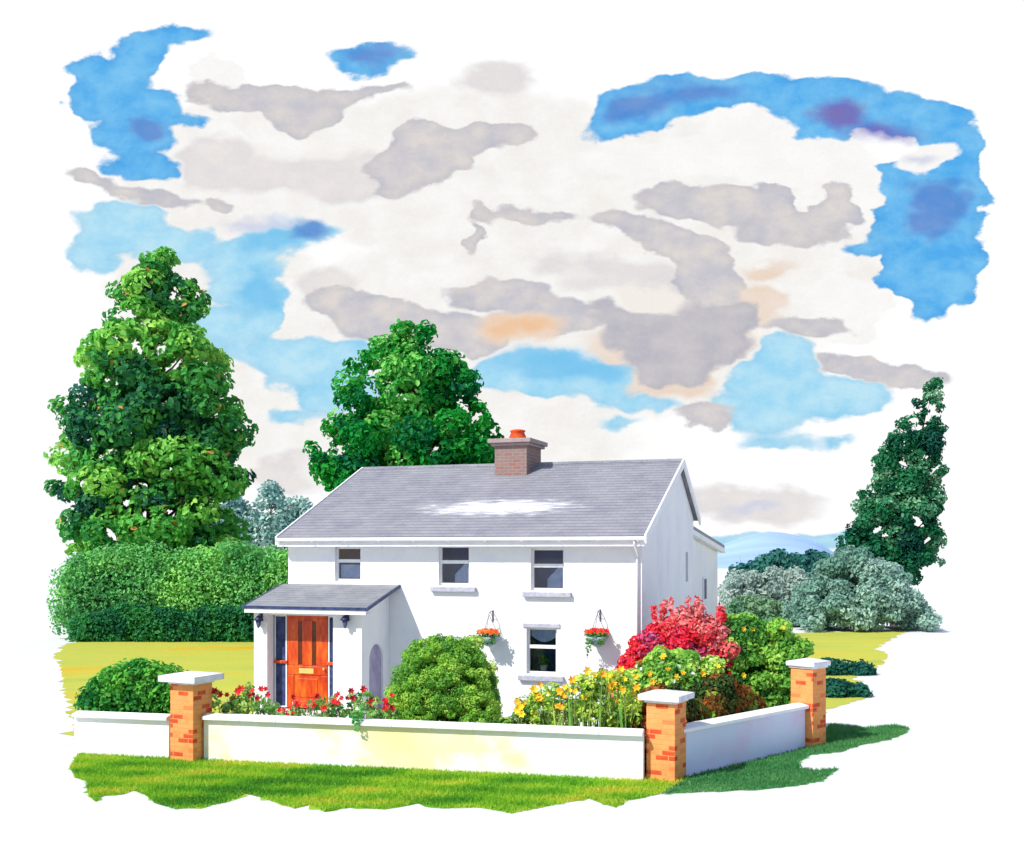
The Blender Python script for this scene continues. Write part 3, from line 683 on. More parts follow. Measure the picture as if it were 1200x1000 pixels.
# ------------------------------------------------------------------ foliage
def vnoise(P, seed):
    """cheap smooth 3d noise in 0..1 for numpy points"""
    rs = np.random.RandomState(seed); out = np.zeros(len(P))
    for i in range(5):
        k = rs.normal(size=3)*(1+i*.5); out += np.sin(P@k+rs.uniform(0, 6.28))/(1+i*.4)
    return np.clip(.5+out/4.2, 0, 1)
def leaves(name, clumps, n_per, size, palette, parent, seed=1, seg=6, aspect=.55, tone_scale=.5, jitter=.10, up=.25, shell=.5, m=None, tip=None, droop=0.0, flat=1.0, lk=1.55, gaps=None, yscale=1.0):
    """clumps (n,6): centre and radii. Each leaf is a small folded, pointed blade."""
    rs = np.random.RandomState(seed)
    cl = np.asarray(clumps, dtype=float); n = len(cl)
    vol = np.cbrt(cl[:, 3]*cl[:, 4]*cl[:, 5]); cnt = np.maximum(5, (n_per*(vol/vol.mean())**2).astype(int))
    idx = np.repeat(np.arange(n), cnt); M = len(idx)
    d = rs.normal(size=(M, 3)); d /= np.linalg.norm(d, axis=1)[:, None]
    r = (shell+(1-shell)*rs.uniform(size=M)**.6)[:, None]
    p = cl[idx, :3]+d*r*cl[idx, 3:6]
    if gaps is not None:        # openings that run through the crown
        keep = np.ones(M, bool); dy = gaps[1]
        qx = p[:, 0]-p[:, 1]*dy
        for gx_, gz_, ra, rb, an in gaps[0]:
            u_ = (qx-gx_)*math.cos(an)+(p[:, 2]-gz_)*math.sin(an); w_ = -(qx-gx_)*math.sin(an)+(p[:, 2]-gz_)*math.cos(an)
            keep &= (u_/ra)**2+(w_/rb)**2 > 1
        idx, d, p = idx[keep], d[keep], p[keep]; M = len(idx)
    nrm = d*1.0+rs.normal(size=(M, 3))*.45; nrm[:, 2] += up; nrm /= np.linalg.norm(nrm, axis=1)[:, None]
    t = np.cross(nrm, rs.normal(size=(M, 3))); t /= np.linalg.norm(t, axis=1)[:, None]
    t[:, 2] -= droop; t /= np.linalg.norm(t, axis=1)[:, None]
    b = np.cross(nrm, t)
    sz = size*rs.uniform(.65, 1.25, size=M)[:, None]
    # six point leaf outline
    V = np.empty((M, 6, 3))
    fold = nrm*sz*.12
    V[:, 0] = p-t*sz*.5; V[:, 1] = p-t*sz*.18+b*sz*aspect*.5+fold; V[:, 2] = p+t*sz*.25+b*sz*aspect*.42+fold
    V[:, 3] = p+t*sz*.5-nrm*sz*.08; V[:, 4] = p+t*sz*.25-b*sz*aspect*.42+fold; V[:, 5] = p-t*sz*.18-b*sz*aspect*.5+fold
    base = (np.arange(M)*6)[:, None]
    F = np.concatenate([base+np.array([0, 1, 2, 3]), base+np.array([0, 3, 4, 5])])
    pal = np.array([c[:3] for c in palette]); K = len(pal)
    v = vnoise(cl[:, :3]*tone_scale, seed+5)*.6+rs.uniform(size=n)*.4
    rk = np.argsort(np.argsort(v))/max(1, n-1)          # even use of the palette
    x = np.clip(rk[idx]+rs.normal(size=M)*jitter, 0, .999)*(K-1); i0 = x.astype(int); f = (x-i0)[:, None]
    c = pal[i0]*(1-f)+pal[np.minimum(i0+1, K-1)]*f
    if tip is not None:      # some leaves take another colour
        sel = rs.uniform(size=M) < tip[0]; c[sel] = np.array(tip[1][:3])
    c = np.minimum(.9, c*lk*rs.uniform(.84, 1.16, size=M)[:, None])
    return from_np(name, V.reshape(-1, 3), F, m or M_LEAF, parent, np.repeat(c, 6, axis=0))

K_ = 1.0
LIME, YG, MID, DEEP, BLUEG = S(150, 190, 84), S(118, 172, 62), S(70, 146, 60), S(34, 112, 60), S(28, 84, 74)
PAL_BIG = [S(28, 80, 68), S(40, 102, 60), S(52, 120, 56), S(64, 136, 58), S(80, 148, 62), S(104, 162, 70), S(140, 182, 86)]
PAL_MIDTREE = [S(14, 88, 60), S(10, 100, 50), S(14, 112, 44), S(20, 124, 40), S(30, 132, 44), S(56, 144, 60), S(116, 178, 84)]
PAL_RIGHT = [S(18, 70, 62), S(18, 86, 62), S(24, 98, 60), S(34, 112, 70), S(56, 128, 88), S(116, 164, 126)]
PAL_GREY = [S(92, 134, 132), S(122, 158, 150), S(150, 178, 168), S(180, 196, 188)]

def interp(prof, z):
    zs = [a for a, b in prof]; rs_ = [b for a, b in prof]
    return float(np.interp(z, zs, rs_))
def tree(name, label, cat, base, prof, ncl, csz, n_per, size, pal, seed, trunk_r=.3, group=None, lean=0, inner=.25, flat=.62, tone=.35, tip=None, squash_y=1.0, xoff=None, zoff=0.0, ngap=0, gsz=.4, nsat=0, lk=1.55, xlim=99):
    rnd = random.Random(seed)
    t = thing(name, label, cat, (base[0], base[1], zoff), 0, group)
    zmin, zmax = prof[0][0], prof[-1][0]; cl = []; tries = 0
    rmax = max(b for a, b in prof)
    while len(cl) < ncl and tries < ncl*60:
        tries += 1
        z = rnd.uniform(zmin, zmax); Rz = interp(prof, z)
        if rnd.random() > (Rz/rmax)*.9+.12: continue
        a = rnd.uniform(0, 2*math.pi); f = inner+(1-inner)*math.sqrt(rnd.random())
        s = csz*rnd.uniform(.65, 1.3)*(.55+.45*min(1, Rz/rmax*1.4))
        lobe = f > .8 and rnd.random() < .6
        rr = max(0, Rz-s*(.25 if lobe else .7))*f*(1+.06*math.sin(z*1.9+seed))
        x, y = rr*math.cos(a), rr*math.sin(a)*squash_y
        if xoff: x += xoff(z)
        if x > xlim-s*.9: x = xlim-s*rnd.uniform(.9, 1.3)
        if any((x-c[0])**2+(y-c[1])**2+((z-c[2])*1.4)**2 < (.62*(s+c[3])*.62)**2 for c in cl): continue
        cl.append((x, y, z, s*(1.15 if lobe else 1), s, s*flat))
    for i in range(nsat):       # small lobes standing out of the crown's edge
        z = rnd.uniform(zmin, zmax); Rz = interp(prof, z)*(1+.10*math.sin(z*1.9+seed)); a = rnd.choice((0, math.pi))+rnd.gauss(0, .5); s = csz*rnd.uniform(.32, .55)
        r_ = Rz*rnd.uniform(.86, 1.02); cl.append((r_*math.cos(a)+(xoff(z) if xoff else 0), r_*math.sin(a)*squash_y, z+rnd.uniform(0, .3), s*1.3, s, s*.95))
    cl = [(min(c[0], xlim-c[3]*.8),)+tuple(c[1:]) for c in cl]
    gp = None
    if ngap:
        gp = []
        for i in range(ngap):
            z = rnd.uniform(zmin+1, zmax-1.5); Rz = interp(prof, z); x = rnd.uniform(-.8, .8)*Rz+(xoff(z) if xoff else 0)
            gp.append((x, z, gsz*rnd.uniform(.5, 1.25), gsz*rnd.uniform(.22, .5), rnd.uniform(-.9, .9)))
        gp = (gp, base[0]/base[1])
    leaves('crown', cl, n_per, size, pal, t, seed, tone_scale=tone, tip=tip, gaps=gp, lk=lk)
    mb = MB(); H = zmax*.9
    pts = []; rad = []
    for i in range(8):
        u = i/7; z = H*u; pts.append(((xoff(z) if xoff and z > zmin else (xoff(zmin) if xoff else 0))*1.0+.12*math.sin(u*5+seed), .1*math.cos(u*4), z-.2 if i == 0 else z)); rad.append(trunk_r*(1-u)**.8+.03)
    mb.tube(pts, rad, 9)
    for c in rnd.sample(cl, min(len(cl), 70)):
        dist = math.hypot(c[0], c[1]); zb = max(zmin*.6, c[2]-dist*.55-.3); u = min(.98, zb/H)
        i = min(6, int(u*7)); f = u*7-i; p0 = Vector(pts[i]).lerp(Vector(pts[i+1]), f); r0 = (rad[i]*(1-f)+rad[i+1]*f)*.45
        p1 = Vector(c[:3]); mid = p0.lerp(p1, .5)+Vector((0, 0, -.08*dist))
        mb.tube([p0, mid, p1], [r0, r0*.65, .015], 5, False)
    mb.build('trunk', M_BARK, t)
    return t, cl

# the tall tree on the left
Y1 = 60; k1 = Y1/FPX
xc = (178-600)*k1
prof = [(2.2, 4.0), (5, 4.5), (8, 4.7), (10.6, 4.7), (12.6, 4.2), (14.2, 3.6), (15.6, 2.9), (17.2, 2.5), (18.2, 1.9), (19.3, 1.2), (20.3, .5)]
tree('tall_tree', 'tallest tree, tapering and dense, rising behind the left end of the hedge', 'tree', (xc, Y1), prof, 225, 1.12, 150, .40, PAL_BIG, 11, .42, inner=.1, tone=.75, squash_y=.55, flat=.8, ngap=34, gsz=.62, nsat=70, lk=1.75, tip=(.012, S(176, 128, 70)),
     xoff=lambda z: .35 if z > 16 else .0)
# round tree behind the roof
Y2 = 46; k2 = Y2/FPX
prof = [(2.0, 3.0), (4.2, 3.9), (6.5, 4.15), (8.6, 4.0), (10.0, 3.5), (11.2, 2.7), (12.1, 2.1), (12.8, 1.4), (13.4, .6)]
tree('round_tree', 'bright green domed tree standing behind the slate roof', 'tree', ((483-600)*k2, Y2), prof, 250, .76, 150, .27, PAL_MIDTREE, 23, .3, inner=.1, tone=.9, flat=.85, squash_y=.6, ngap=34, gsz=.50, nsat=60, lk=1.6)
# dark tree at the right edge
Y3 = 75; k3 = Y3/FPX
prof = [(z_+3.5, r_) for z_, r_ in [(2.6, 2.9), (3.8, 3.5), (5.5, 3.5), (8, 3.1), (10, 2.7), (12, 2.1), (13.6, 1.5), (15.0, 1.0), (15.9, .4)]]
tree('right_tree', 'narrow dark blue-green tree at the far right, behind the grey bushes', 'tree', ((1048-600)*k3, Y3), prof, 150, .80, 150, .29, PAL_RIGHT, 37, .28, inner=.05, tone=.9, flat=.8, squash_y=.5, zoff=-3.5, ngap=16, gsz=.55, nsat=34, lk=1.4,
     xoff=lambda z: .24*max(0, z-8.0), xlim=3.3)
# pale far trees left of the roof
Y4 = 92; k4 = Y4/FPX
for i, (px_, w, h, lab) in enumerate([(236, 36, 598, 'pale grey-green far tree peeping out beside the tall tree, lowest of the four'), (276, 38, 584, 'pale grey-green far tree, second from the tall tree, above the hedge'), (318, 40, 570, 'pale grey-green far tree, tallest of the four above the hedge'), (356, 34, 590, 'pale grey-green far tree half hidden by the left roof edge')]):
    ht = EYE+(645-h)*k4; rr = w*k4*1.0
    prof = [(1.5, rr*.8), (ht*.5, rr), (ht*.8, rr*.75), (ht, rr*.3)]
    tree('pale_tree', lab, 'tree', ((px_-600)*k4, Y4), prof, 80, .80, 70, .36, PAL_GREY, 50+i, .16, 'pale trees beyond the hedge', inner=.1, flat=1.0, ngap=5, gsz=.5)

def hedge(name, label, x0, x1, y, depth, zt, z0, csz, n_per, size, pal, seed, group=None, cat='hedge', wob=.25, tone=.35, ang=0, xy=None, ends=1.2, m=None, rowk=1.0):
    rnd = random.Random(seed)
    t = thing(name, label, cat, ((x0+x1)/2, y, 0), ang, group); L = x1-x0; cl = []
    n = int(L/csz*1.35); rows = max(2, int((zt-z0)/csz*1.25*rowk)); dn = max(1, int(depth/csz*.9))
    for i in range(n):
        for j in range(rows):
            for k in range(dn):
                u = (i+rnd.uniform(-.3, .3)+.5)/n; v = (j+rnd.uniform(-.3, .3)+.5)/rows
                e = min(1, min(u, 1-u)*L/ends)
                hh = (zt+wob*math.sin(u*L*1.3+seed)+wob*.7*math.sin(u*L*3.1))*(.55+.45*math.sqrt(e))
                s = csz*rnd.uniform(.75, 1.2)
                x = -L/2+L*u; z = z0+(hh-s*.6-z0)*v; yy_ = (k+.5)/dn*depth-depth/2
                # bulge: the middle of the hedge is widest
                cl.append((x, yy_*(.8+.3*math.sin(v*math.pi)), z, s, s*.8, s*.8))
    leaves('foliage', cl, n_per, size, pal, t, seed, tone_scale=tone, m=m)
    for i in range(max(2, int(L/1.2))):
        mb = MB(); x = -L/2+L*(i+.5)/max(2, int(L/1.2)); mb.tube([(x, 0, -.1), (x+rnd.uniform(-.1, .1), rnd.uniform(-.1, .1), (zt)*.45), (x+rnd.uniform(-.3, .3), 0, zt*.8)], [.05, .035, .01], 6)
        mb.build('stem', M_BARK, t)
    return t
PAL_HEDGE = [S(76, 142, 80), S(92, 158, 92), S(106, 170, 100), S(124, 182, 98), S(144, 196, 104)]
PAL_LOW = [S(26, 84, 62), S(34, 102, 62), S(44, 116, 66), S(60, 132, 66)]
hedge('tall_hedge', 'long tall green hedge between the yellow lawn and the trees', -23.0, -9.0, 57.2, 2.6, 4.95, .5, .75, 130, .19, PAL_HEDGE, 3, tone=.28, wob=.22)
hedge('low_hedge', 'low dark green hedge at the foot of the long tall one', -21.6, -9.0, 54.9, 1.2, 1.75, .1, .5, 95, .19, PAL_LOW, 4, wob=.12)
hedge('clipped_hedge', 'bright green clipped hedge behind the left white wall and its brick pillar', -9.88, -7.2, 25.9, 1.0, 2.12, .1, .30, 60, .13, [S(30, 104, 50), S(50, 128, 50), S(80, 154, 60), S(110, 176, 70)], 8, wob=.06, tone=.9, ends=1.4)
# far right background
k5 = 62/FPX
def mound(name, label, px0_, px1_, pyt, Y, pal, seed, csz, size, n_per, cat='bush', depth=None, group=None, zb=.2, prof=None, ncl=150, m=None, tip=None, tone=.5, flat=.8, extra=[]):
    kk = Y/FPX; x0, x1 = (px0_-600)*kk, (px1_-600)*kk; zt = EYE-(pyt-645)*kk; rx = (x1-x0)/2; ry = depth or rx*.8
    rnd = random.Random(seed); t = thing(name, label, cat, ((x0+x1)/2, Y, 0), 0, group); cl = []
    for i in range(ncl):
        for _ in range(20):
            u, v, w = rnd.uniform(-1, 1), rnd.uniform(-1, 1), rnd.uniform(0, 1)
            top_ = prof(u) if prof else math.sqrt(max(0, 1-u*u*.95))
            if w <= top_*math.sqrt(max(0, 1-v*v)) and abs(u) <= 1 and (abs(u)**3+abs(v)**3+w**3) > .22: break
        s = csz*rnd.uniform(.7, 1.25)
        cl.append((u*(rx-s*.7), v*(ry-s*.7), zb+s*.3+w*(zt-zb-s), s, s, s*flat))
    leaves('foliage', cl+extra, n_per, size, pal, t, seed, tone_scale=tone, m=m, tip=tip)
    mb = MB()
    for i in range(7):
        a = i*.9; c = cl[i*5 % len(cl)]; mb.tube([(.15*math.cos(a), .15*math.sin(a), -.05), (c[0]*.4, c[1]*.4, c[2]*.6), (c[0], c[1], c[2])], [.05*csz+.02, .03*csz+.01, .008], 6)
    mb.build('stems', M_BARK, t)
    return t, cl, (x0, x1, zt)
PAL_SAGE = [S(100, 138, 124), S(116, 150, 136), S(132, 162, 150), S(152, 176, 164)]
mound('sage_bush', 'large grey-green rounded bush at the right edge of the lawn, below the dark tree', 925, 1094, 638, 63, PAL_SAGE, 71, .62, .24, 110, ncl=300, depth=3, prof=lambda u: max(.05, 1-abs(u+.08)**2.2*.85-(.1 if u > .5 else 0)))
mound('sage_bush', 'paler grey-green bush between the house and the large rounded one', 846, 946, 662, 72, [S(136, 156, 148), S(156, 170, 162), S(178, 186, 174)], 72, .6, .26, 100, ncl=190, depth=2.6, prof=lambda u: .93+.07*math.sin(u*9))
mound('olive_bush', 'small dull green bush low beside the rear wing of the house', 850, 940, 696, 66, [S(84, 124, 96), S(100, 138, 104), S(120, 150, 116)], 73, .5, .3, 60, ncl=80, depth=1.8, prof=lambda u: 1-.45*max(0, u+.1)-.2*abs(u)**3)
hedge('far_hedge', 'dark teal line of far trees below the blue hill', (862-600)*.0923, (990-600)*.0923, 120, 4, EYE+.25, .2, 1.1, 70, .6, [S(34, 84, 84), S(44, 100, 92), S(62, 118, 104)], 9, cat='tree line', wob=.45, ends=8)
# low dark foliage added in place of the shade on the lawn
for px0_, px1_, pt, Y, lab, sd_ in [(958, 1024, 770, 40.5, 'added low dark shrub for the shade on the yellow lawn, farther of the two', 81), (955, 1015, 796, 34.6, 'added low dark shrub for the shade just behind the farthest brick pillar, nearer of the two', 82)]:
    mound('shade_shrub', lab, px0_, px1_, pt, Y, [S(22, 72, 66), S(30, 88, 74), S(44, 102, 80)], sd_, .32, .16, 80, 'shrub', .9, 'shade shrubs added on the lawn', ncl=60, zb=.02, prof=lambda u: max(.12, .9-.55*(u+1)*.7))
# hill on the horizon
rs = np.random.RandomState(2); gx = np.linspace(40, 330, 90); gy_ = np.linspace(240, 1150, 120)
XX, YY = np.meshgrid(gx, gy_)
UU = XX/YY; ZZ = 17.5*np.exp(-((UU-.235)/.055)**2)*np.sin(np.clip((YY-240)/910, 0, 1)**1.6*np.pi)**.9-.6*(1-sst(240, 300, YY))+.05-9*sst(.272, .315, UU)
V = np.stack([XX, YY, ZZ], -1).reshape(-1, 3); w_ = 90; F = [(r_*w_+c_, r_*w_+c_+1, (r_+1)*w_+c_+1, (r_+1)*w_+c_) for r_ in range(119) for c_ in range(89)]
M_HILL = washed('haze_blue', [(.3, S(140, 172, 214)), (.7, S(168, 196, 228))], .01, .95, .2, .2, .5)  # distance haze put into the hill's blue colour
tag(from_np('hill', V, F, M_HILL, smooth=True), kind='structure')

# ------------------------------------------------------------------ shrubs in the garden
mound('round_bush', 'large rounded clipped green bush beside the porch', 447, 590, 742, 25.6, [S(88, 140, 62), S(104, 156, 60), S(122, 170, 66), S(142, 180, 72), S(160, 188, 84)], 91, .15, .06, 110, depth=1.25, ncl=1100, zb=.1, tone=1.0,
      prof=lambda u: (1-abs(u)**2.9)**.5 if abs(u) < 1 else 0)
def flowers(parent, pts, size, cols, name='flower', seed=1, kind='cup'):
    rnd = random.Random(seed)
    for p in pts:
        mb = MB(); s = size*rnd.uniform(.75, 1.25); c = Vector(p); C = []
        ax = Vector((rnd.uniform(-.6, .6), -1+rnd.uniform(-.3, .3), rnd.uniform(.1, .9))).normalized()
        u = ax.cross(Vector((0, 0, 1))).normalized(); w = ax.cross(u)
        rings = ((6, 1.0, .35), (5, .62, .5)) if kind == 'cup' else ((6, 1.0, .7),)
        for nn, rr_, lift in rings:
            for i in range(nn):
                a = 2*math.pi*(i+rnd.uniform(-.15, .15))/nn; d_ = u*math.cos(a)+w*math.sin(a); t_ = -u*math.sin(a)+w*math.cos(a)
                mb.add([c, c+d_*s*.5*rr_+t_*s*.30*rr_+ax*s*lift*.6, c+d_*s*rr_+ax*s*lift, c+d_*s*.5*rr_-t_*s*.30*rr_+ax*s*lift*.6], [(0, 1, 2, 3)])
        mb.build(name, rnd.choice(cols), parent)
YEL = [plain('petal_yellow', S(252, 210, 40), .6), plain('petal_orange', S(248, 170, 24), .6), plain('petal_amber', S(248, 190, 36), .6)]
REDS = [plain('petal_red', S(206, 22, 34), .6), plain('petal_crimson', S(178, 10, 30), .6), plain('petal_scarlet', S(232, 44, 44), .6)]
ORR = [plain('petal_orange_red', S(238, 84, 30), .6), plain('petal_soft_orange', S(240, 130, 50), .6)]
def front_pts(cl, n, seed, ytop=None, zmin=0):
    rnd = random.Random(seed); c = [q for q in cl if q[1] < 0 and q[2] > zmin]; rnd.shuffle(c)
    return [(q[0]+rnd.uniform(-.3, .3)*q[3], q[1]-q[4]*.95, q[2]+rnd.uniform(0, .6)*q[5]) for q in c[:n]]
PAL_FRESH = [S(52, 108, 50), S(70, 130, 54), S(96, 150, 60), S(126, 172, 70), S(160, 194, 92)]
t, cl, _ = mound('flowering_shrub', 'pale green shrub with orange blooms behind the large rounded bush', 520, 586, 738, 27.0, [S(120, 164, 80), S(160, 188, 92), S(186, 204, 112)], 92, .22, .12, 90, 'shrub', .5, ncl=70)
flowers(t, front_pts(cl, 8, 1, zmin=1.6), .10, YEL, seed=2)
# crimson shrub
RED_P = [S(160, 84, 124), S(200, 34, 56), S(226, 38, 52), S(238, 54, 64), S(244, 88, 92), S(246, 132, 128)]
sp_ = []
rnd = random.Random(5)
for i in range(14):
    u = rnd.uniform(-.35, .9); zt = 3.24-(.62*abs(u-.25)**1.5); sp_.append((u*1.42, rnd.uniform(-.5, .4), zt+rnd.uniform(-.08, .06), .07, .07, .22))
t, cl, _ = mound('crimson_shrub', 'crimson flowering shrub in front of the shaded gable', 714, 862, 702, 26.4, RED_P, 93, .26, .12, 150, 'shrub', .95, ncl=190, zb=.9, m=M_PETAL, tone=1.6, extra=sp_,
      prof=lambda u: (.98-.42*abs(u-.25)**1.6) if u > -.55 else .98-.42*.7-(-.55-u)*1.0)
# large fresh green shrub over brown undergrowth
t, cl, _ = mound('green_shrub', 'large fresh green leafy shrub with a few yellow blooms behind the shaded side wall', 812, 950, 714, 26.6, PAL_FRESH, 94, .28, .12, 170, 'shrub', .9, ncl=210, zb=.7, prof=lambda u: .98-.36*max(0, u-.2)**1.5-.22*max(0, -u-.2))
flowers(t, front_pts(cl, 5, 3, zmin=1.2), .07, YEL, seed=4)
t, cl, _ = mound('yellow_flowered_shrub', 'leafy green shrub with yellow blooms between the crimson shrub and the corner pillar', 720, 858, 748, 25.0, PAL_FRESH[1:]+[S(178, 204, 100)], 95, .26, .12, 130, 'shrub', .62, ncl=170, zb=.5, prof=lambda u: .95-.15*abs(u)-.3*max(0, -u-.3), tip=(.02, YEL[0].diffuse_color))
flowers(t, front_pts(cl, 16, 5, zmin=1.3), .085, YEL, seed=6)
RUST = [S(46, 66, 34), S(66, 98, 44), S(136, 80, 38), S(156, 92, 44), S(112, 68, 36), S(126, 168, 62)]
for k_, (u_, lab) in enumerate([(.20, 'rust brown and dark green low shrub right behind the corner pillar'), (.62, 'rust brown undershrub behind the side wall, next to the farthest pillar')]):
    p = RA.lerp(RB, u_)-rn*.95
    o = hedge('rust_shrub', lab, -1.05, 1.05, 0, .8, 1.78+.15*k_, .1, .22, 120, .11, RUST, 96+k_, 'rust brown shrubs behind the side wall', 'shrub', .12, 2.0, math.atan2(rd.y, rd.x))
    o.location = (p.x, p.y, 0)
mound('dark_shrub', 'small dark green shrub at the foot of the flowering plants, left of the corner pillar', 706, 756, 822, 23.0, [S(34, 72, 36), S(60, 104, 48), S(96, 82, 44)], 98, .18, .11, 90, 'shrub', .3, ncl=45, zb=.1)

# daylilies along the front wall
def blade(mb, base, tipv, w, bend, n=5):
    base = Vector(base); tipv = Vector(tipv); d = tipv-base; side = d.cross(Vector((0, 0, 1))); side = side.normalized() if side.length > 1e-4 else Vector((1, 0, 0))
    vs = []
    for i in range(n+1):
        u = i/n; p = base+d*u+Vector((0, 0, bend*math.sin(u*math.pi)))-Vector((0, 0, bend*.5*u*u)); ww = w*(1-u**2.2)*.5+.002
        vs += [tuple(p-side*ww), tuple(p+side*ww)]
    mb.add(vs, [(2*i, 2*i+1, 2*i+3, 2*i+2) for i in range(n)], True)
LILY_M = [washed('strap_leaf_a', [(.3, S(66, 132, 54)), (.7, S(128, 176, 70))], 4, .6), washed('strap_leaf_b', [(.3, S(120, 162, 66)), (.7, S(176, 202, 92))], 4, .6)]
ordn = ['first', 'second', 'third', 'fourth', 'fifth', 'sixth', 'seventh', 'eighth', 'ninth', 'tenth', 'eleventh', 'twelfth']
for i in range(9):
    px_ = 610+i*15.5; Y = 22.45+.15*(i % 2)+(i < 3)*.4; x = (px_-600)/FPX*Y
    pytop = [820, 808, 796, 794, 780, 778, 776, 778, 780][i]; zt = EYE-(pytop-645)*Y/FPX
    rnd = random.Random(200+i)
    t = thing('daylily', f'yellow daylily clump, {ordn[i]} along the wall counting from the rounded bush', 'flower', (x, Y, 0), 0, 'daylilies behind the front wall')
    mb = MB()
    for j in range(16):
        a = rnd.uniform(0, 2*math.pi); r_ = rnd.uniform(.12, .42); h_ = zt*rnd.uniform(.45, .85)
        blade(mb, (.06*math.cos(a), .06*math.sin(a), 0), (r_*math.cos(a), r_*math.sin(a), h_), rnd.uniform(.035, .06), .12)
    mb.build('leaves', LILY_M[i % 2], t)
    leaves('foliage', [(rnd.uniform(-.3, .3), rnd.uniform(-.15, .2), zt*rnd.uniform(.45, .9), .15, .13, .13) for _ in range(18)], 34, .09, [S(70, 120, 50), S(128, 166, 60), S(168, 194, 80), S(186, 204, 96)], t, 900+i)
    mb = MB(); fp = []
    for j in range(5):
        a = rnd.uniform(0, 2*math.pi); r_ = rnd.uniform(.05, .3); p = Vector((r_*math.cos(a), -abs(r_*math.sin(a))-.03, zt*rnd.uniform(.66, .98)))
        mb.tube([(.03*math.cos(a), .03*math.sin(a), .1), (p.x*.4, p.y*.4, p.z*.6), p], [.012, .01, .008], 5); fp.append(p)
    mb.build('stalk', M_STEM, t)
    flowers(t, fp, .088, YEL, seed=300+i, kind='trumpet')
t, cl, _ = mound('ground_foliage', 'low dark leafy edging plants spilling over the wall beside the rounded bush', 578, 640, 838, 22.9, [S(50, 88, 48), S(84, 124, 60)], 99, .12, .08, 40, 'plant', .2, ncl=36, zb=.75)

# rose bushes
PINKST = washed('pale_cane', [(.3, S(196, 160, 176)), (.7, S(226, 206, 214))], 6, .7)
rose_px = [250, 272, 296, 318, 342, 366, 392, 416, 440]
for i, px_ in enumerate(rose_px):
    p = onwall(px_)+fn*.62; rnd = random.Random(400+i); d_ = p.y
    zt = EYE-([806, 800, 802, 826, 812, 812, 806, 804, 812][i]-645)*d_/FPX
    lab = f'red rose bush behind the front wall, {ordn[i]} counted from the left brick pillar'
    t = thing('rose_bush', lab, 'rose bush', (p.x, p.y, 0), 0, 'red rose bushes in front of the porch')
    mb = MB(); ends = []
    for j in range(6):
        a = rnd.uniform(0, 6.28); e = Vector((.24*math.cos(a), .12*math.sin(a)-.05, zt*rnd.uniform(.72, 1)))
        mb.tube([(.05*math.cos(a), .05*math.sin(a), 0), (e.x*.5, e.y*.5, e.z*.55), e], [.018, .014, .008], 6); ends.append(e)
    mb.build('stem', PINKST if i % 2 == 0 else M_STEM, t)
    cl = [(e.x*.9, e.y, e.z-rnd.uniform(.08, .2), .12, .10, .10) for e in ends]+[(rnd.uniform(-.25, .25), rnd.uniform(-.1, .1), zt*rnd.uniform(.5, .78), .13, .11, .11) for _ in range(5)]
    leaves('foliage', cl, 26, .09, [S(60, 120, 56), S(110, 156, 72), S(150, 182, 100)], t, 500+i)
    fl = [(rnd.uniform(-.26, .26), -.16+rnd.uniform(-.04, .04), zt*rnd.uniform(.78, .98)) for _ in range(5)]
    flowers(t, fl, .085, REDS, seed=600+i)
p = onwall(418)+fn*.05
t = thing('trailing_plant', 'green plant trailing over the coping of the long front wall below the porch side', 'plant', (p.x, p.y, 0))
leaves('foliage', [(0, -.12, .98, .14, .08, .08), (.02, -.17, .86, .08, .05, .10), (-.03, -.05, 1.08, .14, .12, .1), (.1, 0, 1.2, .1, .1, .12)], 30, .075, [S(50, 130, 60), S(90, 160, 80)], t, 77)
mb = MB(); mb.tube([(0, .35, 0), (.05, .32, .7), (.02, .1, 1.08), (0, -.14, 1.0)], .012, 5); mb.build('stem', M_STEM, t)

# hanging baskets
def hloc(x, y, z): return Matrix.Translation(C0) @ Matrix.Rotation(HROT, 4, 'Z') @ Vector((x, y, z))
for px_, lab, cols, trail in [(573, 'hanging basket of orange flowers on the front wall, beside the rounded bush', ORR, 0), (700, 'hanging basket of red flowers with trailing green, right of the ground floor window', REDS[2:]+ORR[:1], 1)]:
    x, z = facade(px_, 746, -.30); t = thing('hanging_basket', lab, 'hanging basket', hloc(x, -.30, z), HROT, 'hanging baskets on the front wall')
    MB().lathe([(.05, -.26), (.17, -.20), (.25, -.08), (.27, 0), (.24, 0), (.2, -.05)], (0, 0, 0), 16).build('basket', washed('grey_blue_basket', [(.3, S(130, 156, 156)), (.7, S(170, 190, 196))], 6, .8), t)
    mb = MB()
    for k in range(3):
        a = k*2.094+.5; mb.tube([(.26*math.cos(a), .26*math.sin(a), 0), (0, 0, .56)], .007, 5)
    mb.build('chain', M_IRON, t)
    mb = MB(); mb.tube([(0, .30, .40), (0, .29, .62), (0, .15, .64), (0, 0, .60), (0, 0, .55)], .011, 6); mb.tube([(0, .29, .45), (0, .1, .63)], .008, 5); mb.box(-.02, .02, .285, .299, .36, .66); mb.build('bracket', M_IRON, t)
    cl = [(.2*math.cos(a), .2*math.sin(a), .05, .12, .12, .08) for a in np.arange(0, 6.2, .9)]+[(.18*math.cos(a), -.2, -.10, .10, .06, .10) for a in np.arange(0, 3.2, .6)]
    if trail: cl += [(-.22, -.12, -.25, .05, .05, .14), (-.12, -.2, -.3, .04, .04, .12), (-.23, -.12, -.42, .04, .04, .12)]
    leaves('foliage', cl, 24, .07, [S(58, 112, 56), S(92, 142, 70)], t, 700+px_)
    rnd = random.Random(px_)
    flowers(t, [(.3*math.cos(a)*r_, .28*math.sin(a)*r_-.02, .11+.06*(1-r_)) for a, r_ in [(rnd.uniform(0, 6.28), rnd.uniform(.3, 1)) for _ in range(26)]], .075, cols, seed=px_)

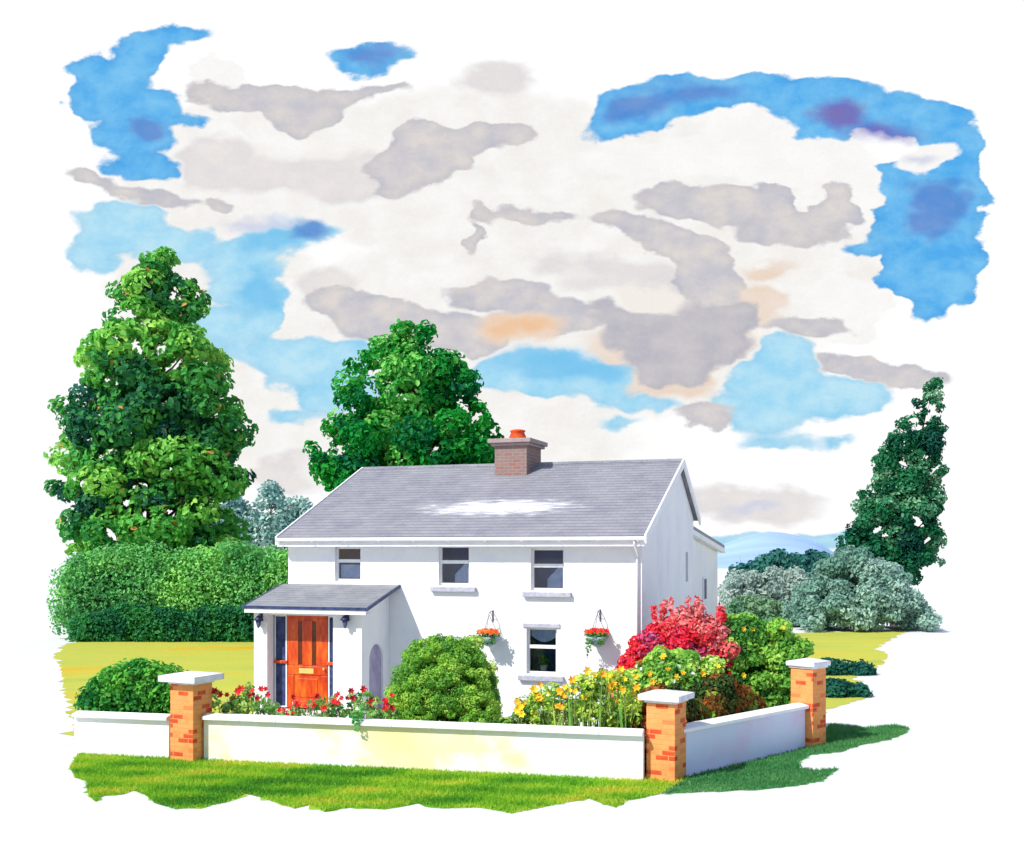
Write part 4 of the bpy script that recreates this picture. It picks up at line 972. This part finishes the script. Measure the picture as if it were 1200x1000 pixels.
# plant on the window sill
x0, x1, z0, z1 = WIN['d']
t = thing('potted_plant', 'small green plant in a white pot inside the ground floor window', 'plant', hloc((x0+x1)/2-.02, .265, z0), HROT)
MB().lathe([(.075, 0.002), (.10, .19), (.11, .20), (.095, .20)], (0, 0, 0), 14).build('pot', M_TRIM, t)
leaves('foliage', [(0, 0, .32, .15, .10, .13)], 130, .07, [S(96, 150, 60), S(140, 184, 80)], t, 41)

# grass blades of the verges and lawn edge
def in_poly(P, poly):
    inside = np.zeros(len(P), bool); n = len(poly)
    for i in range(n):
        x1_, y1_ = poly[i]; x2, y2 = poly[(i+1) % n]
        c_ = ((y1_ > P[:, 1]) != (y2 > P[:, 1])); xi = (x2-x1_)*(P[:, 1]-y1_)/((y2-y1_) if y2 != y1_ else 1e-9)+x1_
        inside ^= c_ & (P[:, 0] < xi)
    return inside
def grass(name, poly, n, h, pal, seed, label, wid=.012, zmax=None):
    rs = np.random.RandomState(seed); poly = [tuple(p) for p in poly]; A = np.array(poly); lo, hi = A.min(0), A.max(0)
    P = rs.uniform(lo, hi, size=(n*3, 2)); P = P[in_poly(P, poly)][:n]; M = len(P)
    a = rs.uniform(0, 6.28, M); hh = h*rs.uniform(.4, 1.2, M); d = np.stack([np.cos(a), np.sin(a)], -1)
    ln = rs.normal(size=(M, 2))*.45*hh[:, None]
    V = np.zeros((M, 3, 3)); V[:, 0, :2] = P-d*wid; V[:, 1, :2] = P+d*wid; V[:, 2, :2] = P+ln; V[:, 2, 2] = hh; V[:, :2, 2] = .003
    pal = np.array([c[:3] for c in pal]); q = np.clip(vnoise(np.c_[P[:, :1]*.8, P[:, 1:]*1.8, P[:, :1]*0], seed)*.95+rs.uniform(-.12, .12, M), 0, .999)*(len(pal)-1); i0 = q.astype(int); f = (q-i0)[:, None]
    C = pal[i0]*(1-f)+pal[np.minimum(i0+1, len(pal)-1)]*f
    o = from_np(name, V.reshape(-1, 3), np.arange(M*3).reshape(-1, 3), M_LEAF, None, np.repeat(C, 3, axis=0))
    return tag(o, label, 'grass', kind='stuff')
GP = [S(70, 142, 44), S(104, 172, 48), S(140, 196, 52), S(176, 208, 62), S(214, 206, 76)]
grass('verge_blades', verge, 60000, .075, GP, 1, 'short bright green grass of the verge below the white wall')
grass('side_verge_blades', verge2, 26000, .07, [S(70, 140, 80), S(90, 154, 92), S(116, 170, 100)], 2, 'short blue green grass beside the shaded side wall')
